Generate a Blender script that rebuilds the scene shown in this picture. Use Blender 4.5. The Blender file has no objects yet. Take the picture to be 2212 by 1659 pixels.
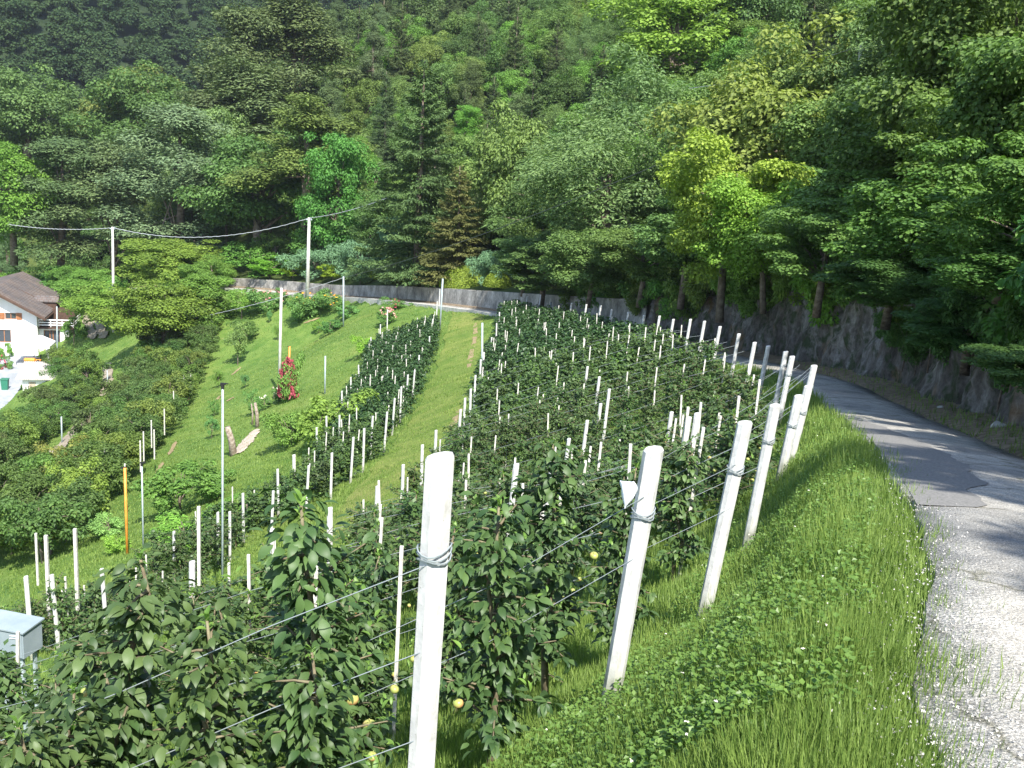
import bpy, math, random
import numpy as np
from mathutils import Vector, Matrix
rng = np.random.default_rng(7)
random.seed(7)
SC = bpy.context.scene
COL = SC.collection
# ------------------------------------------------------------------ camera
F = 2250.0; PITCH = math.radians(13.6); ROLL = math.radians(3.9)
_f = np.array([0, math.cos(PITCH), -math.sin(PITCH)])
_r0 = np.array([1.0, 0, 0]); _u0 = np.cross(_r0, _f)
_c, _s = math.cos(ROLL), math.sin(ROLL)
RIGHT = _c*_r0 + _s*_u0; UP = -_s*_r0 + _c*_u0
cam = bpy.data.cameras.new('camera'); camo = bpy.data.objects.new('camera', cam); COL.objects.link(camo)
cam.sensor_width = 36; cam.lens = 36*F/2212; cam.clip_end = 3000; cam.clip_start = 0.05
camo.matrix_world = Matrix(((RIGHT[0], UP[0], -_f[0], 0), (RIGHT[1], UP[1], -_f[1], 0), (RIGHT[2], UP[2], -_f[2], 0), (0, 0, 0, 1)))
SC.camera = camo
# ------------------------------------------------------------------ light
SUN_EL = math.radians(50); SUN_AZ = math.atan2(0.32, -0.95)
w = bpy.data.worlds.new('World'); SC.world = w; w.use_nodes = True
nt = w.node_tree; bgn = nt.nodes['Background']; sky = nt.nodes.new('ShaderNodeTexSky')
sky.sky_type = 'NISHITA'; sky.sun_disc = False; sky.sun_elevation = SUN_EL; sky.sun_rotation = SUN_AZ
sky.altitude = 400
nt.links.new(sky.outputs[0], bgn.inputs[0]); bgn.inputs[1].default_value = 0.15
sl = bpy.data.lights.new('sun', 'SUN'); sl.energy = 4.8; sl.angle = math.radians(0.6); sl.color = (1, 0.96, 0.89)
so = bpy.data.objects.new('sun', sl); COL.objects.link(so)
SDIR = Vector((math.sin(SUN_AZ)*math.cos(SUN_EL), math.cos(SUN_AZ)*math.cos(SUN_EL), math.sin(SUN_EL)))
so.rotation_euler = SDIR.to_track_quat('Z', 'Y').to_euler(); so.location = (0, -5, 30)
SC.view_settings.view_transform = 'Standard'; SC.view_settings.look = 'None'
SC.view_settings.gamma = 1; SC.view_settings.use_curve_mapping = False
SC.view_settings.exposure = 1.15
SC.cycles.max_bounces = 6; SC.cycles.diffuse_bounces = 3; SC.cycles.glossy_bounces = 2
SC.cycles.transmission_bounces = 4; SC.cycles.transparent_max_bounces = 4
SC.cycles.volume_bounces = 0

# ------------------------------------------------------------------ survey: a direction seen in the photo + a distance = a place
def at(px, py, D):
    d = _f*F + RIGHT*(px-1106) + UP*(829.5-py)
    return d*D/math.hypot(d[0], d[1])

def rbf_fit(P, smooth=0.0):
    P = np.array(P, float); n = len(P); X = P[:, :2]/50.0
    r = np.linalg.norm(X[:, None]-X[None], axis=2)
    K = np.where(r > 0, r*r*np.log(r+1e-12), 0) + smooth*np.eye(n)
    A = np.zeros((n+3, n+3)); A[:n, :n] = K; A[:n, n] = 1; A[:n, n+1:] = X; A[n, :n] = 1; A[n+1:, :n] = X.T
    b = np.zeros(n+3); b[:n] = P[:, 2]
    s = np.linalg.solve(A, b)
    def f(x, y):
        x = np.atleast_1d(np.asarray(x, float)); y = np.atleast_1d(np.asarray(y, float)); sh = x.shape
        Q = np.stack([x.ravel(), y.ravel()], 1)/50.0; out = np.empty(len(Q))
        for i in range(0, len(Q), 20000):
            q = Q[i:i+20000]; r = np.linalg.norm(q[:, None]-X[None], axis=2)
            out[i:i+20000] = np.where(r > 0, r*r*np.log(r+1e-12), 0)@s[:n] + s[n] + q@s[n+1:]
        return out.reshape(sh)
    return f

# road centre line (x, y, z) and half width
ROAD = np.array([(-5.5, -30, 2.6), (-3.4, -18, 1.2), (-0.9, -8, -0.25), (0.8, -2, -0.95), (2.08, 2.45, -1.6), (2.62, 3.95, -1.8), (3.4, 6.1, -2.15), (4.55, 10, -2.9), (5.5, 13.5, -3.6), (6.75, 18.8, -4.6), (7.9, 24, -5.5),
                 (8.85, 30, -6.45), (8.95, 38, -7.75), (7.9, 47.5, -9.2), (4.7, 59, -10.75), (0.3, 70.5, -12.3), (-5.5, 81.5, -13.8), (-12.8, 93.5, -15.6), (-20.5, 105.0, -17.6),
                 (-27, 111.5, -18.5), (-35, 118, -19.6), (-46, 128, -21.8), (-58, 141, -25.0), (-75, 150, -29.5), (-110, 160, -35), (-180, 178, -44), (-300, 205, -52)])
def catmull(P, n=8):
    P = np.asarray(P, float); P = np.vstack([2*P[0]-P[1], P, 2*P[-1]-P[-2]]); out = []
    for i in range(1, len(P)-2):
        for t in np.arange(n)/n:
            a, b, c, d = P[i-1], P[i], P[i+1], P[i+2]
            out.append(0.5*((2*b)+(-a+c)*t+(2*a-5*b+4*c-d)*t*t+(-a+3*b-3*c+d)*t**3))
    out.append(P[-2]); return np.array(out)
RC = catmull(ROAD, 8)
RT = np.gradient(RC[:, :2], axis=0); RT /= np.linalg.norm(RT, axis=1)[:, None]
RN = np.stack([RT[:, 1], -RT[:, 0]], 1)                    # to the uphill (right) side
RS = np.concatenate([[0], np.cumsum(np.linalg.norm(np.diff(RC[:, :2], axis=0), axis=1))])
def s_of_y(y): return float(RS[int(np.argmin(abs(RC[:, 1]-y)))])
HW = 0.82
def road_info(x, y):
    Q = np.stack([np.ravel(x), np.ravel(y)], 1).astype(float); D = np.empty(len(Q)); Z = np.empty(len(Q)); S = np.empty(len(Q))
    A = RC[:-1, :2]; AB = RC[1:, :2]-A; L2 = (AB**2).sum(1)
    for i in range(0, len(Q), 8000):
        q = Q[i:i+8000]; t = np.clip(((q[:, None]-A[None])*AB[None]).sum(2)/L2, 0, 1)
        c = A[None]+t[..., None]*AB[None]; dd = ((q[:, None]-c)**2).sum(2); k = dd.argmin(1); a = np.arange(len(q))
        tt = t[a, k]; v = q-c[a, k]; nn = np.stack([AB[k, 1], -AB[k, 0]], 1)
        D[i:i+8000] = np.sqrt(dd[a, k])*np.sign((v*nn).sum(1)+1e-9)
        Z[i:i+8000] = RC[k, 2]*(1-tt)+RC[k+1, 2]*tt; S[i:i+8000] = RS[k]*(1-tt)+RS[k+1]*tt
    return D, Z, S

# field control points
CP = []
for px, py, D in [(1320, 1530, 5.2), (1515, 1345, 7.3), (1617, 1190, 10), (1690, 1040, 13.6)]: CP.append(at(px, py, D))
for px, py, D in [(1755, 790, 17), (1697, 760, 22), (1630, 740, 27), (1555, 705, 33), (1490, 690, 38), (1358, 675, 48), (1235, 655, 58), (1140, 640, 66)]:
    p = at(px, py, D); p[2] -= 1.6; CP.append(p)
for px, py, D in [(1010, 675, 79), (990, 800, 53), (890, 1000, 33), (760, 1150, 25), (480, 1300, 25), (420, 1110, 41), (510, 985, 52), (605, 860, 69),
                  (10, 1000, 77), (10, 1200, 48), (275, 1195, 35), (700, 720, 92), (500, 760, 97), (350, 900, 80), (230, 740, 122), (100, 760, 131), (60, 1430, 18.5)]:
    CP.append(at(px, py, D))
CP += [(-0.2, 3.4, -2.85), (-2.5, 3.4, -3.95), (-5.2, 8.5, -6.7), (-0.6, 9, -4.95), (-4.6, 13, -7.7), (-9, 13, -9.6), (-1.5, 14.5, -6.6), (-5.5, 18.5, -9.65), (-30, 20, -22), (-60, 60, -35), (-80, 100, -38), (-100, 20, -50), (-12, 0, -7.5), (-30, -15, -16),
       (-130, 130, -45), (-200, 100, -60), (-5, -8, -2.6), (-10, -25, -2.5)]
for k in range(0, len(RC), 4):
    if RC[k, 1] < 172:
        p = RC[k].copy(); p[:2] -= RN[k]*HW*1.05; CP.append(p)
        p = RC[k].copy(); p[:2] += RN[k]*HW*2.5; CP.append(p)
field = rbf_fit(CP, 0.00002)
def sm(a, b, x):
    t = np.clip((x-a)/(b-a), 0, 1); return t*t*(3-2*t)
def ground(x, y):
    x = np.atleast_1d(np.asarray(x, float)); y = np.atleast_1d(np.asarray(y, float)); sh = np.broadcast(x, y).shape
    x = np.broadcast_to(x, sh); y = np.broadcast_to(y, sh)
    z = field(x, y); d, rz, s = road_info(x, y); d = d.reshape(sh); rz = rz.reshape(sh)
    bumps = 0.035*np.sin(x*1.9+1.3*np.sin(y*0.7))*np.sin(y*1.6+x*0.6) + 0.02*np.sin(x*5.1)*np.sin(y*4.3)
    k = sm(-HW-1.1, -HW+0.02, d)
    far = np.clip(np.hypot(x, y)/60, 0, 1)
    low = 0.05+0.25*far*sm(-HW-0.2, -HW+0.3, d)
    z = z+bumps*(1-k)
    return z*(1-k)+(rz-low)*k
def G(x, y): return float(ground(x, y)[0])
def hit(px, py, h=0.0, D0=2.5, D1=260):
    Ds = np.concatenate([np.arange(D0, 30, 0.05), np.arange(30, D1, 0.25)])
    d = _f*F + RIGHT*(px-1106) + UP*(829.5-py); d = d/math.hypot(d[0], d[1])
    P = Ds[:, None]*d[None]; g = ground(P[:, 0], P[:, 1])+h
    below = np.where(P[:, 2] < g)[0]
    i = below[0] if len(below) else len(Ds)-1
    return np.array([P[i, 0], P[i, 1], g[i]-h])

# wall line, uphill side of the road
def wall_off(s):                       # distance from the centre line
    y = np.interp(s, RS, RC[:, 1]); return np.interp(y, [0, 12, 25, 45, 60, 200], [2.1, 1.75, 1.6, 1.55, 1.4, 1.4])
def wall_h(s):
    y = np.interp(s, RS, RC[:, 1]); x = np.interp(s, RS, RC[:, 0])
    h = np.interp(y, [-30, 8, 14, 22, 34, 45, 60, 80, 100, 119, 122, 200], [2.0, 2.2, 2.5, 2.7, 3.0, 2.8, 1.8, 1.35, 1.15, 0.95, 0.15, 0.1])
    return h
WL = np.stack([RC[:, 0]+RN[:, 0]*wall_off(RS), RC[:, 1]+RN[:, 1]*wall_off(RS), RC[:, 2]], 1)
# hillside control points (pixel, pixel, distance of bare ground under the trees)
HC = []
for px, l in {-300: [(160, 590), (210, 500), (260, 430)], 100: [(160, 575), (200, 450), (235, 345)], 400: [(140, 575), (185, 455), (235, 345)],
              700: [(122, 590), (150, 430), (200, 200), (240, 140)], 1106: [(90, 600), (110, 455), (150, 260), (200, 110), (260, 0)],
              1500: [(57, 640), (75, 490), (110, 290), (160, 90), (230, -60)], 1900: [(31, 690), (42, 560), (60, 400), (92, 200), (135, 40), (200, -100)],
              2350: [(16, 760), (24, 500), (38, 250), (65, 20), (110, -150)]}.items():
    for D, py in l: HC.append(at(px, py, D))
HC += [(20, 0, 8), (40, 0, 22), (15, -20, 9), (35, -25, 24)]
for k in range(0, len(RC), 3):
    if RC[k, 1] < 180: HC.append((WL[k, 0]+RN[k, 0]*0.6, WL[k, 1]+RN[k, 1]*0.6, WL[k, 2]+wall_h(RS[k])+0.3))
hillf = rbf_fit(HC, 0.0003)
def hill(x, y):
    return hillf(x, y) + 0.25*np.sin(np.asarray(x)*0.9)*np.sin(np.asarray(y)*0.7)
def H(x, y): return float(hill(x, y)[0])

# ------------------------------------------------------------------ object helpers
def tag(o, label=None, cat=None, group=None, kind=None):
    if label: o['label'] = label
    if cat: o['category'] = cat
    if group: o['group'] = group
    if kind: o['kind'] = kind
    return o
def empty(name, loc=(0, 0, 0), rz=0, label=None, cat=None, group=None):
    o = bpy.data.objects.new(name, None); COL.objects.link(o); o.location = loc; o.rotation_euler = (0, 0, rz); o.empty_display_size = 0.3
    return tag(o, label, cat, group)
def link(name, me, parent=None, mat=None):
    if mat is not None and not me.materials: me.materials.append(mat)
    o = bpy.data.objects.new(name, me); COL.objects.link(o)
    if parent: o.parent = parent
    return o
def mesh_np(name, V, Fa, smooth=False, mats=None):
    """V (n,3); Fa list of arrays (m,k), one per polygon size"""
    me = bpy.data.meshes.new(name); V = np.asarray(V, np.float32)
    if not isinstance(Fa, list): Fa = [Fa]
    Fa = [np.asarray(f, np.int32) for f in Fa if len(f)]
    loops = np.concatenate([f.ravel() for f in Fa]); tot = np.concatenate([np.full(len(f), f.shape[1], np.int32) for f in Fa])
    start = np.concatenate([[0], np.cumsum(tot)[:-1]]).astype(np.int32)
    me.vertices.add(len(V)); me.vertices.foreach_set('co', V.ravel())
    me.loops.add(len(loops)); me.loops.foreach_set('vertex_index', loops)
    me.polygons.add(len(tot)); me.polygons.foreach_set('loop_start', start)
    try: me.polygons.foreach_set('loop_total', tot)
    except Exception: pass
    me.update(calc_edges=True)
    me.polygons.foreach_set('use_smooth', np.full(len(tot), bool(smooth)))
    me.validate(); return me
def copy_tree(o, parent=None):
    c = o.copy(); COL.objects.link(c); c.parent = parent
    for ch in [k for k in o.children]: copy_tree(ch, c)
    return c
class MB:
    """collects simple solids, built as one mesh"""
    def __init__(s): s.V = []; s.F = {}; s.n = 0
    def add(s, V, faces):
        for f in faces: s.F.setdefault(len(f), []).append([i+s.n for i in f])
        s.V.append(np.asarray(V, float)); s.n += len(V); return s
    def box(s, x0, x1, y0, y1, z0, z1, M=None):
        V = np.array([(x, y, z) for z in (z0, z1) for y in (y0, y1) for x in (x0, x1)], float)
        if M is not None: V = V@np.asarray(M)[:3, :3].T+np.asarray(M)[:3, 3]
        return s.add(V, [(0, 2, 3, 1), (4, 5, 7, 6), (0, 1, 5, 4), (2, 6, 7, 3), (0, 4, 6, 2), (1, 3, 7, 5)])
    def hexa(s, V): return s.add(V, [(0, 3, 2, 1), (4, 5, 6, 7), (0, 1, 5, 4), (1, 2, 6, 5), (2, 3, 7, 6), (3, 0, 4, 7)])
    def tube(s, P, R, n=6, cap=True):
        P = np.asarray(P, float); m = len(P); R = np.broadcast_to(np.asarray(R, float), (m,))
        T = np.gradient(P, axis=0); T /= np.linalg.norm(T, axis=1)[:, None]+1e-9
        a = np.array([0, 0, 1.0]) if abs(T[0][2]) < 0.9 else np.array([1.0, 0, 0]); V = []
        for i in range(m):
            u = np.cross(T[i], a); u /= np.linalg.norm(u)+1e-9; v = np.cross(T[i], u)
            for k in range(n):
                th = 2*math.pi*(k+0.5)/n; V.append(P[i]+R[i]*(math.cos(th)*u+math.sin(th)*v))
        Fs = [(i*n+k, i*n+(k+1) % n, (i+1)*n+(k+1) % n, (i+1)*n+k) for i in range(m-1) for k in range(n)]
        if cap: Fs += [tuple(range(n-1, -1, -1)), tuple((m-1)*n+k for k in range(n))]
        return s.add(V, Fs)
    def build(s, name, mat, parent=None, smooth=False):
        me = mesh_np(name, np.vstack(s.V), [np.array(v) for v in s.F.values()], smooth); return link(name, me, parent, mat)
    def mesh(s, name, mat, smooth=False):
        me = mesh_np(name, np.vstack(s.V), [np.array(v) for v in s.F.values()], smooth); me.materials.append(mat); return me
def scatter(name, tV, tF, pos, rot, scl, mat, smooth=False):
    """many copies of a small template, one mesh. rot (n,3,3) columns = local axes"""
    tV = np.asarray(tV, float); n = len(pos); k = len(tV); scl = np.asarray(scl, float)
    if scl.ndim == 1: scl = scl[:, None]
    V = np.einsum('nij,nkj->nki', rot, tV[None]*scl[:, None, :]) + np.asarray(pos)[:, None, :]
    off = (np.arange(n)*k)[:, None]; out = []
    by = {}
    for f in tF: by.setdefault(len(f), []).append(f)
    for L, fs in by.items():
        fs = np.array(fs); out.append((off[:, :, None]+fs[None]).reshape(-1, L))
    me = mesh_np(name, V.reshape(-1, 3), out, smooth)
    if mat: me.materials.append(mat)
    return me
def frames(nrm, tip):
    """columns: x side, y along the leaf, z normal"""
    z = nrm/(np.linalg.norm(nrm, axis=1)[:, None]+1e-9); y = tip-(tip*z).sum(1)[:, None]*z; y /= np.linalg.norm(y, axis=1)[:, None]+1e-9
    return np.stack([np.cross(y, z), y, z], 2)
def rnd(n, k=3): return rng.normal(size=(n, k))
def unit(v): return v/(np.linalg.norm(v, axis=-1)[..., None]+1e-9)
LEAF1 = ([(0, 0, 0), (.32, .45, .06), (0, 1, -.05), (-.32, .45, .06)], [(0, 1, 2, 3)])
LEAFR = ([(0, 0, 0), (.42, .5, .08), (0, 1, -.04), (-.42, .5, .08)], [(0, 1, 2, 3)])
LEAFN = ([(0, 0, 0), (.13, .5, .03), (0, 1, -.05), (-.13, .5, .03)], [(0, 1, 2, 3)])
LEAFH = ([(0, 0, 0), (0, .16, .02), (0, .4, .035), (0, .66, .01), (0, .86, -.08), (.02, 1, -.2), (.15, .14, .06), (.245, .38, .11), (.22, .64, .07), (.11, .85, -.03), (-.15, .14, .05), (-.24, .38, .10), (-.225, .64, .05), (-.11, .85, -.06)],
         [(0, 6, 1), (1, 6, 7, 2), (2, 7, 8, 3), (3, 8, 9, 4), (4, 9, 5), (0, 1, 10), (1, 2, 11, 10), (2, 3, 12, 11), (3, 4, 13, 12), (4, 5, 13)])
BLADE = ([(-.5, 0, 0), (.5, 0, 0), (-.42, .38, .05), (.42, .38, .05), (-.25, .75, .2), (.25, .75, .2), (0, 1, .42)], [(0, 1, 3, 2), (2, 3, 5, 4), (4, 5, 6)])

# ------------------------------------------------------------------ materials
def mat(name, col, rough=0.8, spec=0.3, metal=0.0):
    m = bpy.data.materials.new(name); m.use_nodes = True; b = m.node_tree.nodes['Principled BSDF']
    b.inputs['Base Color'].default_value = (*col, 1); b.inputs['Roughness'].default_value = rough
    b.inputs['Specular IOR Level'].default_value = spec; b.inputs['Metallic'].default_value = metal
    return m
def N(m, t, **kw):
    n = m.node_tree.nodes.new(t)
    for k, v in kw.items(): setattr(n, k, v)
    return n
def L(m, a, b): m.node_tree.links.new(a, b)
def coords(m, scale=1.0):
    tc = N(m, 'ShaderNodeTexCoord'); return tc.outputs['Object']
def noise(m, scale, detail=4, vec=None, rough=0.6):
    n = N(m, 'ShaderNodeTexNoise'); n.inputs['Scale'].default_value = scale; n.inputs['Detail'].default_value = detail; n.inputs['Roughness'].default_value = rough
    L(m, vec if vec is not None else coords(m), n.inputs['Vector']); return n.outputs['Fac']
def ramp(m, fac, stops):
    r = N(m, 'ShaderNodeValToRGB'); e = r.color_ramp.elements
    while len(e) < len(stops): e.new(0.5)
    for i, (p, c) in enumerate(stops): e[i].position = p; e[i].color = (*c, 1) if len(c) == 3 else c
    L(m, fac, r.inputs[0]); return r.outputs[0]
def mixc(m, fac, a, b, mode='MIX'):
    n = N(m, 'ShaderNodeMix', data_type='RGBA', blend_type=mode)
    for s, v in ((0, fac), (6, a), (7, b)):
        if isinstance(v, (int, float)): n.inputs[s].default_value = v
        elif isinstance(v, tuple): n.inputs[s].default_value = (*v, 1)
        else: L(m, v, n.inputs[s])
    return n.outputs[2]
def math_(m, op, a, b=0.0, clamp=False):
    n = N(m, 'ShaderNodeMath', operation=op); n.use_clamp = clamp
    for i, v in enumerate((a, b)):
        if isinstance(v, (int, float)): n.inputs[i].default_value = v
        else: L(m, v, n.inputs[i])
    return n.outputs[0]
def bump(m, h, strength=0.5, dist=0.05):
    b = N(m, 'ShaderNodeBump'); b.inputs['Strength'].default_value = strength; b.inputs['Distance'].default_value = dist
    L(m, h, b.inputs['Height']); L(m, b.outputs[0], m.node_tree.nodes['Principled BSDF'].inputs['Normal'])
def base(m, c): L(m, c, m.node_tree.nodes['Principled BSDF'].inputs['Base Color'])
def noisy(name, c1, c2, scale, rough=0.85, spec=0.2, bs=0.3, bd=0.02, lo=0.35, hi=0.65, detail=5):
    m = mat(name, c1, rough, spec); n = noise(m, scale, detail); base(m, ramp(m, n, [(lo, c1), (hi, c2)]))
    if bs: bump(m, n, bs, bd)
    return m
def leafmat(name, c_dark, c_light, trans=0.3, rough=0.55, spec=0.25, objcol=True, cl=0.7, tcol=None, coat=0.0):
    """leaf colour varies per leaf, per clump and per plant"""
    m = mat(name, c_dark, rough, spec); nt = m.node_tree; b = nt.nodes['Principled BSDF']
    g = N(m, 'ShaderNodeNewGeometry'); oi = N(m, 'ShaderNodeObjectInfo')
    n = noise(m, cl, 2)
    f = math_(m, 'ADD', math_(m, 'MULTIPLY', g.outputs['Random Per Island'], 0.6), math_(m, 'MULTIPLY', math_(m, 'SUBTRACT', n, 0.3), 1.0))
    c = ramp(m, f, [(0.05, c_dark), (0.8, c_light)])
    if objcol: c = mixc(m, 1.0, c, oi.outputs['Color'], 'MULTIPLY')
    base(m, c)
    tr = N(m, 'ShaderNodeBsdfTranslucent'); L(m, mixc(m, 1.0, c, tcol or (1.25, 1.4, 0.65), 'MULTIPLY'), tr.inputs[0])
    mx = N(m, 'ShaderNodeMixShader'); mx.inputs[0].default_value = trans
    L(m, b.outputs[0], mx.inputs[1]); L(m, tr.outputs[0], mx.inputs[2]); L(m, mx.outputs[0], nt.nodes['Material Output'].inputs[0])
    return m
M = {}
M['leaf'] = leafmat('tree leaves', (0.054, 0.088, 0.032), (0.150, 0.208, 0.070))
M['needle'] = leafmat('conifer needles', (0.042, 0.070, 0.034), (0.112, 0.158, 0.078), 0.18, 0.7)
M['apple_leaf'] = leafmat('apple leaves', (0.026, 0.060, 0.020), (0.092, 0.148, 0.045), 0.22, 0.50, 0.35, cl=3.0)
M['young_leaf'] = leafmat('young shoot leaves', (0.10, 0.20, 0.035), (0.20, 0.33, 0.07), 0.35, 0.45, 0.4, cl=5.0)
M['blade'] = leafmat('grass blades', (0.082, 0.150, 0.028), (0.225, 0.312, 0.075), 0.35, 0.55, 0.25, cl=1.2)
M['bark'] = noisy('bark', (0.10, 0.075, 0.055), (0.24, 0.20, 0.16), 6, bs=0.6, bd=0.03)
M['shoot'] = noisy('young bark', (0.12, 0.095, 0.06), (0.20, 0.18, 0.11), 30, bs=0.3, bd=0.004)
M['concrete'] = noisy('whitewashed concrete', (0.55, 0.55, 0.52), (0.76, 0.76, 0.73), 9, 0.85, 0.2, 0.6, 0.008, 0.3, 0.55)
_m = M['concrete']; _co = coords(_m); _mp = N(_m, 'ShaderNodeMapping'); _mp.inputs['Scale'].default_value = (1, 1, 0.18); L(_m, _co, _mp.inputs[0])
_a = ramp(_m, noise(_m, 22, 5, _mp.outputs[0], 0.7), [(0.34, (0.78, 0.77, 0.72)), (0.5, (1.02, 1.02, 1.02))]); _pit = ramp(_m, noise(_m, 70, 3, _co), [(0.27, (0.55, 0.54, 0.50)), (0.33, (1, 1, 1))])
_sx = N(_m, 'ShaderNodeSeparateXYZ'); L(_m, _co, _sx.inputs[0]); _ft = ramp(_m, math_(_m, 'ADD', _sx.outputs['Z'], math_(_m, 'MULTIPLY', noise(_m, 8, 3, _co), 0.5)), [(0.25, (0.50, 0.52, 0.40)), (0.62, (1, 1, 1))])
_c = ramp(_m, noise(_m, 9, 5, _co), [(0.3, (0.40, 0.40, 0.385)), (0.6, (0.60, 0.60, 0.58))]); base(_m, mixc(_m, 1.0, mixc(_m, 1.0, mixc(_m, 1.0, _c, _a, 'MULTIPLY'), _pit, 'MULTIPLY'), _ft, 'MULTIPLY'))
M['stake'] = noisy('pale wooden stake', (0.42, 0.40, 0.35), (0.68, 0.66, 0.60), 12, bs=0.2, bd=0.004)
M['wire'] = mat('galvanised wire', (0.30, 0.34, 0.35), 0.45, 0.4, 0.3)
M['steel'] = noisy('galvanised steel', (0.27, 0.33, 0.34), (0.38, 0.44, 0.45), 5, 0.45, 0.5, 0)
M['pole'] = noisy('weathered concrete pole', (0.42, 0.42, 0.37), (0.60, 0.60, 0.54), 4, bs=0.2, bd=0.01)
M['wood'] = noisy('grey weathered wood', (0.16, 0.12, 0.09), (0.36, 0.31, 0.25), 8, bs=0.6, bd=0.02)
M['orange'] = noisy('orange painted pipe', (0.62, 0.22, 0.03), (0.75, 0.33, 0.06), 6, 0.5, 0.4, 0)
M['black'] = mat('black plastic', (0.02, 0.02, 0.022), 0.5)
M['cable'] = mat('grey power cable', (0.40, 0.42, 0.44), 0.5, 0.4)
M['dark_cable'] = mat('dark telephone cable', (0.10, 0.11, 0.11), 0.6)
M['apple'] = mat('apple skin', (0.5, 0.5, 0.1), 0.35, 0.5)
_m = M['apple']; base(_m, ramp(_m, noise(_m, 9, 2), [(0.40, (0.30, 0.36, 0.09)), (0.56, (0.46, 0.38, 0.13)), (0.70, (0.46, 0.16, 0.08))]))
# ground: meadow with tufts, mown streaks and dry patches
def ground_mat():
    m = mat('meadow', (0.1, 0.18, 0.03), 0.9, 0.15); co = coords(m)
    big = noise(m, 0.12, 4, co); mid = noise(m, 0.9, 5, co); fine = noise(m, 14, 4, co, 0.75)
    c = ramp(m, big, [(0.35, (0.120, 0.200, 0.048)), (0.55, (0.165, 0.245, 0.058)), (0.70, (0.215, 0.270, 0.070))])
    c = mixc(m, ramp(m, mid, [(0.40, (0, 0, 0)), (0.65, (1, 1, 1))]), c, mixc(m, 1.0, c, (0.62, 0.78, 0.62), 'MULTIPLY'))
    c = mixc(m, 1.0, c, ramp(m, fine, [(0.3, (0.55, 0.6, 0.5)), (0.7, (1.25, 1.2, 1.2))]), 'MULTIPLY')
    d = noise(m, 0.55, 3, co); c = mixc(m, ramp(m, d, [(0.70, (0, 0, 0)), (0.76, (0.8, 0.8, 0.8))]), c, (0.30, 0.23, 0.12))
    base(m, c); bump(m, math_(m, 'ADD', fine, math_(m, 'MULTIPLY', mid, 1.5)), 0.9, 0.06); return m
M['ground'] = ground_mat()
M['hill'] = noisy('forest floor', (0.035, 0.060, 0.015), (0.085, 0.115, 0.030), 0.8, bs=0.8, bd=0.2)
def road_mat():
    m = mat('worn asphalt', (0.3, 0.3, 0.3), 0.9, 0.2); co = coords(m)
    agg = N(m, 'ShaderNodeTexVoronoi'); agg.inputs['Scale'].default_value = 55; L(m, co, agg.inputs['Vector'])
    n = noise(m, 120, 3, co, 0.8); big = noise(m, 0.7, 4, co); mid = noise(m, 6, 4, co)
    c = ramp(m, n, [(0.36, (0.16, 0.152, 0.138)), (0.50, (0.36, 0.345, 0.315)), (0.62, (0.62, 0.60, 0.55))])
    c = mixc(m, 1.0, c, ramp(m, big, [(0.35, (0.62, 0.63, 0.64)), (0.6, (1.15, 1.13, 1.08))]), 'MULTIPLY')
    c = mixc(m, 1.0, c, ramp(m, mid, [(0.3, (0.8, 0.8, 0.8)), (0.6, (1.1, 1.1, 1.1))]), 'MULTIPLY')
    v = N(m, 'ShaderNodeTexVoronoi', feature='DISTANCE_TO_EDGE'); v.inputs['Scale'].default_value = 0.55
    wv = N(m, 'ShaderNodeVectorMath', operation='ADD'); nz = N(m, 'ShaderNodeTexNoise'); nz.inputs['Scale'].default_value = 2.5; nz.inputs['Detail'].default_value = 5
    L(m, co, nz.inputs['Vector']); L(m, co, wv.inputs[0]); L(m, nz.outputs['Color'], wv.inputs[1]); L(m, wv.outputs[0], v.inputs['Vector'])
    crack = ramp(m, v.outputs['Distance'], [(0.0, (0.45, 0.45, 0.38)), (0.03, (1, 1, 1))])
    c = mixc(m, ramp(m, big, [(0.45, (0, 0, 0)), (0.5, (1, 1, 1))]), c, mixc(m, 1.0, c, crack, 'MULTIPLY'))
    base(m, c); bump(m, math_(m, 'ADD', n, agg.outputs['Distance']), 0.6, 0.012); return m
M['road'] = road_mat()
M['patch'] = noisy('smooth dark asphalt patch', (0.13, 0.128, 0.12), (0.26, 0.25, 0.235), 45, 0.85, 0.2, 0.3, 0.004, 0.3, 0.7)
M['dirt'] = noisy('dry earth and leaf litter', (0.12, 0.09, 0.06), (0.27, 0.21, 0.14), 5, bs=0.8, bd=0.05)
def rock_mat():
    m = mat('rock face', (0.3, 0.3, 0.3), 0.9, 0.2); co = coords(m)
    mp = N(m, 'ShaderNodeMapping'); mp.inputs['Scale'].default_value = (1, 1, 0.35); L(m, co, mp.inputs[0])
    a = noise(m, 1.3, 6, mp.outputs[0], 0.7); b = noise(m, 6, 5, co, 0.7)
    c = ramp(m, a, [(0.34, (0.06, 0.05, 0.042)), (0.52, (0.15, 0.135, 0.12)), (0.66, (0.30, 0.285, 0.26))])
    c = mixc(m, 1.0, c, ramp(m, b, [(0.3, (0.6, 0.6, 0.6)), (0.7, (1.25, 1.25, 1.25))]), 'MULTIPLY')
    o = noise(m, 0.45, 3, co); c = mixc(m, ramp(m, o, [(0.60, (0, 0, 0)), (0.72, (0.6, 0.6, 0.6))]), c, (0.26, 0.14, 0.04))
    g = noise(m, 2.1, 4, co); c = mixc(m, ramp(m, g, [(0.50, (0, 0, 0)), (0.62, (0.85, 0.85, 0.85))]), c, (0.035, 0.055, 0.02))
    base(m, c); bump(m, math_(m, 'ADD', a, b), 0.9, 0.15); return m
M['rock'] = rock_mat()
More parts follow.
